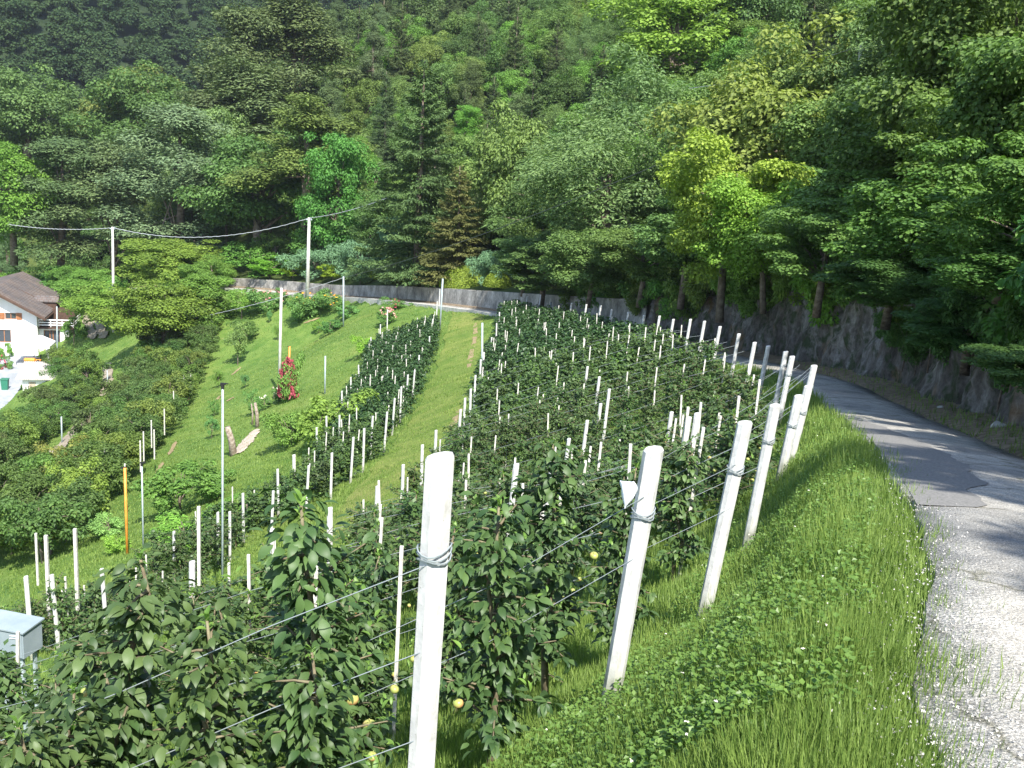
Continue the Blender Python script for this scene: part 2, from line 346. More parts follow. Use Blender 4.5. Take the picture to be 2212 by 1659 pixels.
def wall_mat():
    m = mat('stained concrete wall', (0.3, 0.3, 0.3), 0.9, 0.2); co = coords(m)
    mp = N(m, 'ShaderNodeMapping'); mp.inputs['Scale'].default_value = (1, 1, 0.6); L(m, co, mp.inputs[0])
    a = noise(m, 0.9, 7, mp.outputs[0], 0.78); b = noise(m, 7, 5, co, 0.7)
    c = ramp(m, a, [(0.36, (0.12, 0.115, 0.105)), (0.5, (0.27, 0.26, 0.235)), (0.66, (0.48, 0.46, 0.42))])
    c = mixc(m, 1.0, c, ramp(m, b, [(0.3, (0.75, 0.75, 0.75)), (0.7, (1.2, 1.2, 1.2))]), 'MULTIPLY')
    base(m, c); bump(m, b, 0.5, 0.03); return m
M['wall'] = wall_mat()
M['cap'] = noisy('pale wall capping', (0.38, 0.36, 0.32), (0.55, 0.53, 0.48), 3, bs=0.3, bd=0.02)
M['plaster'] = noisy('white plaster', (0.78, 0.77, 0.75), (0.84, 0.83, 0.81), 1.5, 0.9, 0.2, 0)
M['oak'] = noisy('varnished brown wood', (0.26, 0.10, 0.04), (0.36, 0.16, 0.07), 5, 0.5, 0.4, 0)
M['darkwood'] = noisy('dark eaves wood', (0.06, 0.035, 0.025), (0.10, 0.06, 0.04), 4, 0.7, 0.3, 0)
M['glass'] = mat('window glass', (0.05, 0.06, 0.07), 0.08, 0.6)
M['white'] = mat('white painted metal', (0.8, 0.8, 0.8), 0.5)
M['canvas'] = noisy('white canvas', (0.76, 0.77, 0.80), (0.83, 0.83, 0.85), 2, 0.9, 0.1, 0.2, 0.03)
M['paving'] = noisy('pale paving', (0.26, 0.28, 0.30), (0.36, 0.37, 0.39), 1.2, 0.9, 0.2, 0.2, 0.01)
M['path'] = noisy('bare earth wheel track', (0.22, 0.18, 0.13), (0.36, 0.31, 0.24), 2, bs=0.3, bd=0.03)
M['shedroof'] = noisy('pale fibre cement sheets', (0.34, 0.32, 0.29), (0.46, 0.44, 0.40), 1.6, 0.9, 0.2, 0.3, 0.02)
M['box'] = noisy('light grey cabinet paint', (0.22, 0.27, 0.29), (0.28, 0.33, 0.35), 3, 0.5, 0.4, 0)
M['bag'] = mat('white plastic film', (0.80, 0.84, 0.88), 0.4, 0.5)
M['board'] = noisy('pale plywood', (0.36, 0.29, 0.22), (0.50, 0.42, 0.34), 6, 0.8, 0.2, 0.1)
def tile_mat():
    m = mat('brown roof tiles', (0.2, 0.15, 0.12), 0.8, 0.25); co = coords(m)
    wv = N(m, 'ShaderNodeTexWave', bands_direction='X'); wv.inputs['Scale'].default_value = 1.1; wv.inputs['Distortion'].default_value = 0.5; L(m, co, wv.inputs[0])
    b = N(m, 'ShaderNodeTexBrick'); b.inputs['Scale'].default_value = 1.0; b.inputs['Brick Width'].default_value = 0.5; b.inputs['Row Height'].default_value = 0.42; b.inputs['Mortar Size'].default_value = 0.035
    b.inputs['Color1'].default_value = (0.105, 0.100, 0.098, 1); b.inputs['Color2'].default_value = (0.150, 0.141, 0.136, 1); b.inputs['Mortar'].default_value = (0.10, 0.075, 0.065, 1)
    L(m, co, b.inputs['Vector']); n = noise(m, 0.5, 4, co)
    c = mixc(m, 1.0, b.outputs['Color'], ramp(m, n, [(0.35, (0.85, 0.85, 0.88)), (0.65, (1.25, 1.1, 1.0))]), 'MULTIPLY')
    base(m, c); bump(m, wv.outputs['Fac'], 0.4, 0.05); return m
M['tile'] = tile_mat()
def flower(name, c, c2): 
    m = mat(name, c, 0.6); g = N(m, 'ShaderNodeNewGeometry'); base(m, ramp(m, g.outputs['Random Per Island'], [(0.2, c), (0.9, c2)])); return m
M['pink'] = flower('pink petals', (0.62, 0.26, 0.24), (0.75, 0.46, 0.42)); M['crimson'] = flower('crimson petals', (0.26, 0.03, 0.05), (0.42, 0.10, 0.13))
M['cream'] = flower('cream petals', (0.75, 0.72, 0.55), (0.85, 0.83, 0.75)); M['yellow'] = flower('yellow petals', (0.75, 0.50, 0.03), (0.80, 0.30, 0.03))

# ------------------------------------------------------------------ ground, road, wall, hillside
def axis(lo, hi, c, d0, g):
    a = [c]; d = d0
    while a[-1] < hi: a.append(a[-1]+d); d *= g
    b = [c]; d = d0
    while b[-1] > lo: b.append(b[-1]-d); d *= g
    return np.array(b[::-1][:-1]+a)
xs = axis(-330, 30, 1, 0.14, 1.022); ys = axis(-35, 260, 4, 0.14, 1.018)
X, Y = np.meshgrid(xs, ys); Z = ground(X, Y)
nx, ny = len(xs), len(ys)
idx = np.arange(nx*ny).reshape(ny, nx)
Fq = np.stack([idx[:-1, :-1], idx[:-1, 1:], idx[1:, 1:], idx[1:, :-1]], -1).reshape(-1, 4)
gm = mesh_np('ground', np.stack([X, Y, Z], -1).reshape(-1, 3), Fq, True); tag(link('ground', gm, None, M['ground']), kind='structure')
# road sheet with cross fall and slightly ragged edge
def strip(offs, i0, i1, dz, name, m, jit=0.0, sub=3):
    P = catmull(RC[i0:i1], sub); T = np.gradient(P[:, :2], axis=0); T /= np.linalg.norm(T, axis=1)[:, None]; Nn = np.stack([T[:, 1], -T[:, 0]], 1)
    V = []; k = len(offs); S_ = np.concatenate([[0], np.cumsum(np.linalg.norm(np.diff(P[:, :2], axis=0), axis=1))])
    for j, p in enumerate(P):
        s = S_[j]
        for q, o in enumerate(offs):
            oo = o + (jit*(math.sin(s*1.1)+0.6*math.sin(s*2.7+1)+0.5*math.sin(s*6.1)) if q in (0, k-1) or (q in (1, k-2) and k > 4) else 0)
            V.append((p[0]+Nn[j, 0]*oo, p[1]+Nn[j, 1]*oo, p[2]+dz[q]))
    n = len(P); I = np.arange(n*k).reshape(n, k)
    return link(name, mesh_np(name, V, np.stack([I[:-1, :-1], I[:-1, 1:], I[1:, 1:], I[1:, :-1]], -1).reshape(-1, 4), True), None, m)
i1 = int(np.argmin(abs(RC[:, 1]-150)))
tag(strip([-HW-0.05, -HW, -0.5, 0, 0.5, HW+0.1, HW+0.15], 0, i1, [-0.3, 0, 0.02, 0.03, 0.02, 0, -0.3], 'road', M['road'], 0.03), kind='structure')
tag(strip([HW+0.0, HW+0.25, HW+0.7, HW+1.4], 0, i1, [-0.1, 0.03, 0.14, 0.25], 'verge', M['dirt'], 0.02), kind='structure')
# asphalt repair patch on the left half of the road
def rz_at(x, y):
    d, z, s = road_info([x], [y]); return z[0]+np.interp(d[0], [-HW, -0.5, 0, 0.5, HW], [0, 0.02, 0.03, 0.02, 0])
V = []; ysr = np.linspace(6.1, 16.5, 60); xc = np.interp(ysr, RC[:, 1], RC[:, 0])
for j, y in enumerate(ysr):
    k = int(np.argmin(abs(RC[:, 1]-y))); wr = np.interp(y, [6.1, 6.3, 7.4, 7.6, 9.5, 11.5, 14, 16.5], [0.10, 0.42, 0.48, 0.62, 0.72, 0.62, 0.42, 0.05])+0.03*math.sin(y*5)+0.02*math.sin(y*13)
    for u in np.linspace(0, 1, 8): o = -HW+0.02+wr*u; x_, y_ = xc[j]+RN[k, 0]*o, y+RN[k, 1]*o; V.append((x_, y_, rz_at(x_, y_)+0.006))
I = np.arange(60*8).reshape(60, 8)
tag(link('road_patch', mesh_np('road_patch', V, np.stack([I[:-1, :-1], I[:-1, 1:], I[1:, 1:], I[1:, :-1]], -1).reshape(-1, 4), True), None, M['patch']), kind='structure')

# walls
def wall_strip(y0, y1, name, m, rough, lean, label, cat, dstep=0.22, top=0.35):
    ia, ib = int(np.argmin(abs(RC[:, 1]-y0))), int(np.argmin(abs(RC[:, 1]-y1)))
    s = np.arange(RS[ia], RS[ib], dstep); wx = np.interp(s, RS, WL[:, 0]); wy = np.interp(s, RS, WL[:, 1]); wz = np.interp(s, RS, WL[:, 2])
    nxx = np.interp(s, RS, RN[:, 0]); nyy = np.interp(s, RS, RN[:, 1]); h = wall_h(s); V = []; K = 20
    for j in range(len(s)):
        for k in range(K):
            t = k/(K-1); zz = -0.6+t*(h[j]+0.6)*(1+0.05*math.sin(s[j]*0.9)*rough)
            b = rough*(0.26*math.sin(s[j]*1.3+zz*1.1+math.sin(s[j]*.37)*2)+0.20*abs(math.sin(s[j]*2.9-zz*1.3))+0.14*abs(math.sin(zz*3.1+s[j]*.8))+0.09*abs(math.sin(s[j]*7.3+zz*4.1))-.2+0.045*rng.normal())
            o = lean*t*h[j]+b
            V.append((wx[j]+nxx[j]*o, wy[j]+nyy[j]*o, wz[j]+zz))
        V.append((V[-1][0]+nxx[j]*top, V[-1][1]+nyy[j]*top, V[-1][2]+0.01)); V.append((V[-1][0], V[-1][1], V[-1][2]-1.5))
    K += 2; I = np.arange(len(s)*K).reshape(-1, K)
    return tag(link(name, mesh_np(name, V, np.stack([I[:-1, :-1], I[:-1, 1:], I[1:, 1:], I[1:, :-1]], -1).reshape(-1, 4), False), None, m), label, cat)
wall_strip(-12, 56, 'rock_face', M['rock'], 0.6, 0.2, 'rough shaded rock face overhung by shrubs along the inner edge of the road bend', 'rock face')
wall_strip(56.4, 119, 'retaining_wall', M['wall'], 0.0, 0.04, 'low stained grey concrete retaining wall curving away above the meadow', 'wall')
# pale coping kerb at the foot of the low wall
ia, ib = int(np.argmin(abs(RC[:, 1]-62))), int(np.argmin(abs(RC[:, 1]-119)))
kb = MB()
for k in range(ia, ib):
    a, b = RC[k], RC[k+1]; na, nb = RN[k], RN[k+1]; o0, o1 = -HW-0.45, -HW-0.08
    kb.hexa([(a[0]+na[0]*o0, a[1]+na[1]*o0, a[2]-0.5), (a[0]+na[0]*o1, a[1]+na[1]*o1, a[2]-0.5), (b[0]+nb[0]*o1, b[1]+nb[1]*o1, b[2]-0.5), (b[0]+nb[0]*o0, b[1]+nb[1]*o0, b[2]-0.5),
             (a[0]+na[0]*o0, a[1]+na[1]*o0, a[2]+0.14), (a[0]+na[0]*o1, a[1]+na[1]*o1, a[2]+0.14), (b[0]+nb[0]*o1, b[1]+nb[1]*o1, b[2]+0.14), (b[0]+nb[0]*o0, b[1]+nb[1]*o0, b[2]+0.14)])
tag(kb.build('kerb', M['cap']), kind='structure')
# hillside sheet starting at the wall top
sv = np.concatenate([np.arange(0, 100, 0.8), np.arange(100, RS[-1], 2.5)]); tv = np.concatenate([[0.1, 0.5, 1], np.arange(2, 20, 1.5), np.arange(20, 300, 6)])
hx = np.interp(sv, RS, WL[:, 0])[:, None]+np.interp(sv, RS, RN[:, 0])[:, None]*tv[None]; hy = np.interp(sv, RS, WL[:, 1])[:, None]+np.interp(sv, RS, RN[:, 1])[:, None]*tv[None]
hz = hill(hx, hy); wt = (np.interp(sv, RS, WL[:, 2])+wall_h(sv))[:, None]-0.05
kk = sm(0, 4, tv)[None]; hz = wt*(1-kk)+hz*kk; hz = hz-np.clip(np.hypot(hx, hy)-250, 0, 400)*0.9
I = np.arange(hx.size).reshape(hx.shape)
tag(link('hillside', mesh_np('hillside', np.stack([hx, hy, hz], -1).reshape(-1, 3), np.stack([I[:-1, :-1], I[:-1, 1:], I[1:, 1:], I[1:, :-1]], -1).reshape(-1, 4), True), None, M['hill']), kind='structure')
#@@OBJECTS
# ------------------------------------------------------------------ plant builders
def dirs(n): return unit(rnd(n))
def crown(name, C, R, n, size, m, tpl=LEAF1, flat=0.75, up=0.6, shell=0.55, wide=1.0, tipdown=0.3, extra=None):
    """leaves spread over many overlapping clumps. C (k,3) centres, R (k,) radii"""
    C = np.asarray(C, float); R = np.asarray(R, float); p = R**2/np.sum(R**2); k = rng.choice(len(C), n, p=p)
    d = dirs(n); d[:, 2] = np.where(rng.random(n) < 0.35, np.abs(d[:, 2]), d[:, 2])
    rr = R[k]*(shell+(1-shell)*rng.random(n)**0.6)*rng.uniform(0.85, 1.2, n)
    pos = C[k]+d*rr[:, None]*np.array([1, 1, flat])
    nr = unit(d*0.7+np.array([0, 0, up])+rnd(n)*0.38); tip = unit(d*np.array([1, 1, 0.3])+rnd(n)*0.55-np.array([0, 0, tipdown]))
    s = size*rng.uniform(0.65, 1.3, n); S = np.stack([s*wide, s, s], 1)
    return scatter(name, tpl[0], tpl[1], pos, frames(nr, tip), S, m)
def lobes(R, Hc, zc, k, squeeze=1.0, seed=0, top=0.0):
    """clump centres in an uneven ellipsoid"""
    r = np.random.default_rng(seed); d = unit(r.normal(size=(k, 3))); d[:, 2] = d[:, 2]*0.9+0.12
    lob = 1+0.22*np.sin(d[:, 0]*3.1+seed)+0.2*np.sin(d[:, 1]*3.7+seed*2)+0.15*np.sin(d[:, 2]*5+seed*3)
    rad = r.uniform(0.35, 0.95, k)**0.6*lob
    tp = 1-top*np.clip(d[:, 2], 0, 1)
    C = np.stack([d[:, 0]*R*rad*tp, d[:, 1]*R*rad*squeeze*tp, zc+d[:, 2]*Hc*rad], 1); return C, r.uniform(0.16, 0.30, k)*R
def limbs(mb, C, z0, z1, r0, n, bend=0.3):
    idx = rng.choice(len(C), min(n, len(C)), replace=False)
    for i in idx:
        a = np.array([rng.normal()*r0*0.3, rng.normal()*r0*0.3, rng.uniform(z0, z1)]); b = C[i]*0.92; mdl = (a+b)/2+np.array([0, 0, bend])
        mb.tube([a, mdl, b], [r0*0.45, r0*0.28, r0*0.08], 5, False)
def proto_broad(R, Hc, zc, k, n, size, seed, m='leaf', tpl=LEAF1, flat=0.7, wide=1.0, tr=0.22, top=0.0, up=0.6):
    C, rr = lobes(R, Hc, zc, k, seed=seed, top=top)
    cm = crown('crown', C, rr, n, size, M[m], tpl, flat, up, wide=wide)
    mb = MB(); mb.tube([(0, 0, -0.6), (0.05*R, 0, zc*0.5), (0, 0.05*R, zc), (0, 0, zc+Hc*0.5)], [tr*1.25, tr, tr*0.6, tr*0.15], 7)
    limbs(mb, C, zc*0.45, zc, tr, 12); return mb.mesh('trunk', M['bark'], True), cm
def proto_spruce(Ht, R, n, seed, size=0.34, z0=0.06):
    r = np.random.default_rng(seed); P = []; D = []
    nb = int(Ht*9)
    for i in range(nb):
        u = (i+r.random())/nb; z = Ht*(z0+(1-z0)*u); Lb = R*(1-u)**0.85*r.uniform(0.75, 1.12)+0.15; a = r.uniform(0, 2*math.pi)
        m_ = max(8, int(n/nb*2*(1-u)+4)); t = r.random(m_)**0.7
        dz = -0.28*Lb*t+0.22*Lb*t**2.5*(1 if u < 0.6 else 2)
        side = r.normal(size=m_)*0.14*Lb*(1.1-t*0.7)
        px = np.cos(a)*Lb*t-np.sin(a)*side; py = np.sin(a)*Lb*t+np.cos(a)*side
        P.append(np.stack([px, py, z+dz-np.abs(side)*0.35-r.random(m_)*0.22], 1)); o = np.array([np.cos(a), np.sin(a), -0.45])
        D.append(np.repeat(o[None], m_, 0)+np.stack([-np.sin(a)*np.sign(side), np.cos(a)*np.sign(side), -0.3*np.ones(m_)], 1)*0.6)
    P = np.vstack(P); D = np.vstack(D); n = len(P)
    me = scatter('crown', LEAFR[0], LEAFR[1], P, frames(unit(rnd(n)*0.5+np.array([0, 0, 0.9])+D*0.3), unit(D+rnd(n)*0.3)), np.stack([size*rng.uniform(0.35, 0.6, n), size*rng.uniform(0.7, 1.3, n), np.full(n, size)], 1), M['needle'])
    mb = MB(); mb.tube([(0, 0, -0.5), (0, 0, Ht*0.5), (0, 0, Ht*0.99)], [Ht*0.014, Ht*0.009, 0.02], 7)
    return mb.mesh('trunk', M['bark'], True), me
def proto_pine(Ht, R, n, seed, size=0.21, bare=0.2):
    r = np.random.default_rng(seed); C = []; rr = []
    for i in range(46):
        u = r.random()**0.8; z = Ht*(bare+(1-bare)*u); a = r.uniform(0, 6.28); q = R*(1-u**1.7*0.75)*r.uniform(0.25, 1); C.append((math.cos(a)*q, math.sin(a)*q, z+r.normal()*.5)); rr.append(R*r.uniform(0.2, 0.38))
    cm = crown('crown', C, rr, n, size, M['needle'], LEAFR, 0.75, 0.7, 0.3, 0.5, -0.3)
    mb = MB(); mb.tube([(0, 0, -0.5), (0.1, 0, Ht*0.5), (0, 0, Ht*0.97)], [Ht*0.016, Ht*0.011, 0.03], 7); limbs(mb, np.array(C), Ht*bare*0.6, Ht*0.8, Ht*0.012, 14, 0.2)
    return mb.mesh('trunk', M['bark'], True), cm
PROTO = {
 'broad': [proto_broad(3.4, 3.9, 4.4, 95, 26000, 0.20, 11), proto_broad(3.2, 4.6, 5.0, 105, 27000, 0.195, 12, top=0.3), proto_broad(3.8, 3.5, 4.0, 100, 28000, 0.20, 13)],
 'willow': [proto_broad(3.4, 4.6, 5.4, 100, 26000, 0.20, 21, wide=0.55, flat=1.0, up=0.4, top=0.35), proto_broad(3.0, 4.2, 5.2, 95, 24000, 0.20, 22, wide=0.55, flat=1.0, up=0.4, top=0.4)],
 'near': [proto_broad(2.3, 2.3, 3.0, 80, 30000, 0.115, 31, tpl=LEAFR, tr=0.12, flat=0.55), proto_broad(2.1, 2.6, 3.2, 80, 30000, 0.12, 32, tpl=LEAFR, tr=0.12, flat=0.55), proto_broad(2.5, 1.9, 2.4, 80, 30000, 0.11, 33, tpl=LEAFR, tr=0.10, flat=0.6)],
 'spruce': [proto_spruce(17, 4.3, 36000, 41, 0.25), proto_spruce(14, 3.0, 18000, 42, 0.26)],
 'pine': [proto_pine(13, 3.6, 26000, 51), proto_pine(12, 3.2, 25000, 52), proto_pine(14, 3.0, 22000, 53, bare=0.5)],
 'orchard': [proto_broad(1.35, 1.15, 1.55, 34, 4200, 0.135, 61, tr=0.06, flat=0.8), proto_broad(1.25, 1.25, 1.6, 30, 3900, 0.13, 62, tr=0.06, flat=0.8), proto_broad(1.45, 1.05, 1.45, 34, 4200, 0.135, 63, tr=0.06)],
 'sparse': [proto_broad(2.3, 2.0, 3.2, 30, 5200, 0.16, 91, tpl=LEAFR, tr=0.10)],
 'shrub': [proto_broad(1.0, 0.8, 0.72, 30, 4200, 0.10, 71, tr=0.03), proto_broad(0.9, 0.95, 0.85, 26, 4000, 0.095, 72, tr=0.03)],
 'juniper': [proto_broad(1.2, 0.6, 0.55, 40, 6000, 0.13, 81, m='needle', tpl=LEAF1, wide=0.45, flat=0.5, tr=0.03, up=0.2)],
}
FIRST = {}
def plant(kind, name, loc, scale, color, label, cat='tree', group=None, var=None, crownname='crown'):
    v = rng.integers(len(PROTO[kind])) if var is None else var
    tm, cm = PROTO[kind][v]; sc = scale if hasattr(scale, '__len__') else (scale,)*3
    r = empty(name, loc, rng.uniform(0, 6.28), label, cat, group); r.scale = sc; r.rotation_euler[0] = rng.normal()*0.03; r.rotation_euler[1] = rng.normal()*0.03
    t = link('trunk', tm, r); c = link(crownname, cm, r); c.color = (*color, 1); return r
def jit(c, a=0.12):
    b = 1+rng.normal()*a*0.7; return tuple(max(0.05, x*b*(1+rng.normal()*a*0.4)) for x in c)
def onpx(px, py, D, which='H'):
    p = at(px, py, D); p[2] = H(p[0], p[1]) if which == 'H' else G(p[0], p[1]); return p
ORD = ['first', 'second', 'third', 'fourth', 'fifth', 'sixth', 'seventh', 'eighth', 'ninth', 'tenth', 'eleventh', 'twelfth', 'thirteenth', 'fourteenth', 'fifteenth', 'sixteenth', 'seventeenth', 'eighteenth', 'nineteenth', 'twentieth',
       'twenty-first', 'twenty-second', 'twenty-third', 'twenty-fourth', 'twenty-fifth', 'twenty-sixth', 'twenty-seventh', 'twenty-eighth', 'twenty-ninth', 'thirtieth', 'thirty-first', 'thirty-second', 'thirty-third', 'thirty-fourth', 'thirty-fifth', 'thirty-sixth', 'thirty-seventh', 'thirty-eighth', 'thirty-ninth', 'fortieth']
def proj(p):
    p = np.asarray(p, float); z = p@_f; return (1106+F*(p@RIGHT)/z, 829.5-F*(p@UP)/z) if z > 0 else (-9999, -9999)

# ------------------------------------------------------------------ far mountain with its wood
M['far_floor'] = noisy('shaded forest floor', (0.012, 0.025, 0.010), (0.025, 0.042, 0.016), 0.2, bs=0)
def far_z(x, y):
    D = np.hypot(x, y); return -30+0.62*np.clip(D-300, -60, 900)+18*np.sin(x*0.012+1)+9*np.sin(x*0.031+y*0.02)
fx, fy = np.meshgrid(np.linspace(-520, 160, 90), np.linspace(230, 700, 60)); fz = far_z(fx, fy)
I = np.arange(fx.size).reshape(fx.shape)
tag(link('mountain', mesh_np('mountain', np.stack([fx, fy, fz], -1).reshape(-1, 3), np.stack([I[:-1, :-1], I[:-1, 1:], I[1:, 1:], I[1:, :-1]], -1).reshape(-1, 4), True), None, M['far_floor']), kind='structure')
fc = []
for x in np.arange(-330, 90, 7.5):
    for y in np.arange(270, 640, 7.5):
        qx, qy = x+rng.normal()*2, y+rng.normal()*2; q = np.array([qx, qy, float(far_z(np.array(qx), np.array(qy)))+6]); u, v = proj(q)
        if -80 < u < 1100 and -160 < v < 380: fc.append(q)
fc = np.array(fc); C = []; R = []
for q in fc:
    b = rng.uniform(0.75, 1.4)
    for k in range(9): d = unit(rng.normal(size=3)); C.append(q+d*np.array([3.0, 3.0, 3.2])*b*rng.uniform(0.3, 1)); R.append(rng.uniform(1.0, 2.1)*b)
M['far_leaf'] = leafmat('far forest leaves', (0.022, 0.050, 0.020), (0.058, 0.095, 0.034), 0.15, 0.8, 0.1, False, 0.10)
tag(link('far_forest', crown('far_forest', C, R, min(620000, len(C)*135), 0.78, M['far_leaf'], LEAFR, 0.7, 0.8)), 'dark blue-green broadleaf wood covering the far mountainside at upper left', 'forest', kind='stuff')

# ------------------------------------------------------------------ hillside trees: the ones that can be told apart
GR = (1.0, 1.0, 1.0)
KEY = [ # kind, px, py(base), D, width px, height px, colour, label, var
 ('spruce', 900, 590, 94, 230, 440, (1.05, 1.2, .8), 'tall broad spruce with drooping olive green branches above the low wall', 0),
 ('spruce', 990, 600, 88, 130, 230, (1.5, 1.1, .7), 'smaller brownish spruce with bare lower stem standing right of the tall spruce', 1),
 ('willow', 1290, 640, 68, 300, 390, (1.35, 1.45, 1.5), 'broad grey-green willow in front of the slope, middle of the picture', 0),
 ('willow', 1390, 500, 82, 250, 400, (1.35, 1.5, 1.6), 'taller silvery willow whose pale top rises behind the broad willow', 1),
 ('willow', 1190, 560, 84, 190, 260, (1.15, 1.3, 1.2), 'smaller dull willow between the spruces and the broad willow', 1),
 ('broad', 1100, 560, 90, 210, 330, (1.3, 1.35, 1.0), 'mid green rounded tree just right of the tall spruce', 0),
 ('near', 1560, 640, 45, 260, 350, (2.15, 2.05, .85), 'bright yellow-green robinia leaning over the rock face', 0),
 ('near', 1650, 640, 42, 200, 260, (1.6, 1.95, .75), 'lower lime green bush tree to the right of the bright robinia', 2),
 ('broad', 1660, 400, 60, 400, 360, (1.7, 1.5, .95), 'large olive green walnut tree with loose crown behind the robinia', 2),
 ('broad', 1450, 190, 118, 270, 240, (1.6, 1.8, .8), 'bright lime green tree high on the slope at the top edge', 1),
 ('broad', 1620, 90, 120, 180, 190, (.75, .95, .8), 'dark green tree beside the lime green one at the top edge', 0),
 ('pine', 655, 515, 122, 190, 310, (1.5, 1.45, .7), 'yellow-green larch with tall bare trunks behind the utility pole', 2),
 ('broad', 560, 540, 130, 250, 260, (.85, 1.1, .85), 'dense dark green tree left of the bare larch trunks', 0),
 ('broad', 725, 560, 116, 130, 270, (.8, 1.45, .8), 'fresh green maple in shade right of the larch trunks', 1),
 ('pine', 385, 560, 142, 230, 330, (1.75, 1.75, 1.7), 'silvery grey-green pine, widest of the pines behind the cable', 0),
 ('pine', 240, 560, 150, 170, 250, (1.45, 1.4, 1.1), 'stocky pine with layered branches above the left utility pole', 1),
 ('pine', 130, 560, 152, 180, 260, (1.2, 1.3, 1.0), 'dull green pine between the left utility pole and the picture edge', 0),
 ('broad', 30, 560, 150, 150, 250, (1.2, 1.6, .7), 'bright green tree at the left edge above the house', 1),
 ('broad', 330, 330, 200, 200, 190, (.8, 1.0, .75), 'dark green broadleaf tree at the foot of the spur', 0),
 ('broad', 270, 290, 215, 190, 150, (1.35, 1.15, .8), 'brownish green round tree on the near crest at left', 2),
 ('broad', 60, 300, 215, 200, 160, (1.0, 1.15, 1.0), 'rounded green tree on the near crest close to the left edge', 0),
 ('pine', 530, 250, 175, 200, 230, (1.35, 1.25, .95), 'pine at the lower left end of the spur skyline', 0),
 ('pine', 640, 200, 180, 210, 220, (1.3, 1.2, .85), 'pine crowning the middle of the spur skyline', 1),
 ('pine', 560, 330, 165, 220, 200, (1.4, 1.35, 1.05), 'layered pine on the flank of the spur', 1),
 ('pine', 450, 380, 165, 190, 180, (1.3, 1.2, 1.0), 'pine at the left foot of the spur', 2),
 ('broad', 440, 395, 158, 150, 160, (1.5, 1.6, 1.5), 'pale grey-green tree below the spur pines', 1),
 ('near', 1480, 560, 52, 190, 200, (1.0, 1.25, 1.0), 'green bush tree between the willow and the robinia', 1),
 ('near', 1380, 660, 57, 200, 180, (1.05, 1.15, .85), 'low round crown overhanging the wall end behind the white posts', 0),
 ('near', 1270, 660, 62, 170, 170, (1.1, 1.25, 1.0), 'light green low crown above the shaded end of the concrete wall', 2),
 ('near', 1170, 640, 68, 170, 140, (.8, .95, .75), 'dark low crown where the grey wall meets the trees', 1),
 ('near', 1130, 610, 74, 120, 110, (.9, 1.1, .9), 'small dark tree behind the blue-green juniper', 0),
]
def key(kind, px, py, D, wpx, hpx, col, label, var, name=None, which='H'):
    b = onpx(px, py, D, which); tm, cm = PROTO[kind][var]
    bb = np.array([v[:] for v in cm.vertices[0:1]]) if False else None
    co = np.empty(len(cm.vertices)*3, np.float32); cm.vertices.foreach_get('co', co); co = co.reshape(-1, 3)
    wid = (np.percentile(co[:, 0], 98)-np.percentile(co[:, 0], 2)); top = np.percentile(co[:, 2], 99.7); low = np.percentile(co[:, 2], 1)
    W = wpx*D/F; zt = at(px, py-hpx, D)[2]; S = W/wid; sz = max(0.35*S, (zt-b[2])/top)
    if sz > 1.8*S: sz = 1.8*S
    r = plant(kind, name or {'spruce': 'spruce_tree', 'pine': 'pine_tree', 'willow': 'willow_tree'}.get(kind, 'broadleaf_tree'), (b[0], b[1], zt-top*sz), (S, S, sz), col, label, 'tree', None, var)
    return b, W
KB = []
for k in KEY: b, W = key(*k); KB.append((b[0], b[1], W/2))
# right-hand mass above the rock face, near the camera
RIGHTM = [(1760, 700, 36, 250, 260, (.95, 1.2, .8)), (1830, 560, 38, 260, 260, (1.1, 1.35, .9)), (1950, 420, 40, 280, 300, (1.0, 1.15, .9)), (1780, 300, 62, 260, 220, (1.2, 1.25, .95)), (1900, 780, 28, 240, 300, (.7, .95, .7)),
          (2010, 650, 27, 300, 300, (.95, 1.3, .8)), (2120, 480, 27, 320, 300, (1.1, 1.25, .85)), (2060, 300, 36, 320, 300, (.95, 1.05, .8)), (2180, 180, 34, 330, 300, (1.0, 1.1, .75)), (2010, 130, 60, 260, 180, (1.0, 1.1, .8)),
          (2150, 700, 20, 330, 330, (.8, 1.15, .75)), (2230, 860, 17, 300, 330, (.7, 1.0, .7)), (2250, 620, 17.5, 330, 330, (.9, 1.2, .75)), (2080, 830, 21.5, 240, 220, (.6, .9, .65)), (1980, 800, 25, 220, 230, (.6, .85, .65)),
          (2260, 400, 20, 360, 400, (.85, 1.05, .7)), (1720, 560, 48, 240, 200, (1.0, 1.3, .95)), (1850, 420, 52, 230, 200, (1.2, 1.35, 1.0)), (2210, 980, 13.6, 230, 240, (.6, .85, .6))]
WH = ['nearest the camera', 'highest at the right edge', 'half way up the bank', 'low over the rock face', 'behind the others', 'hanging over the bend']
for i, (px, py, D, wp, hp, c) in enumerate(RIGHTM):
    pos_ = 'low over the rock face' if py > 760 else ('half way up the bank' if py > 450 else 'high on the bank')
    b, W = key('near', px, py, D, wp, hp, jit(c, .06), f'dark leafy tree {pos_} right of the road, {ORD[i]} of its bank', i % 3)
    KB.append((b[0], b[1], W/2.2))
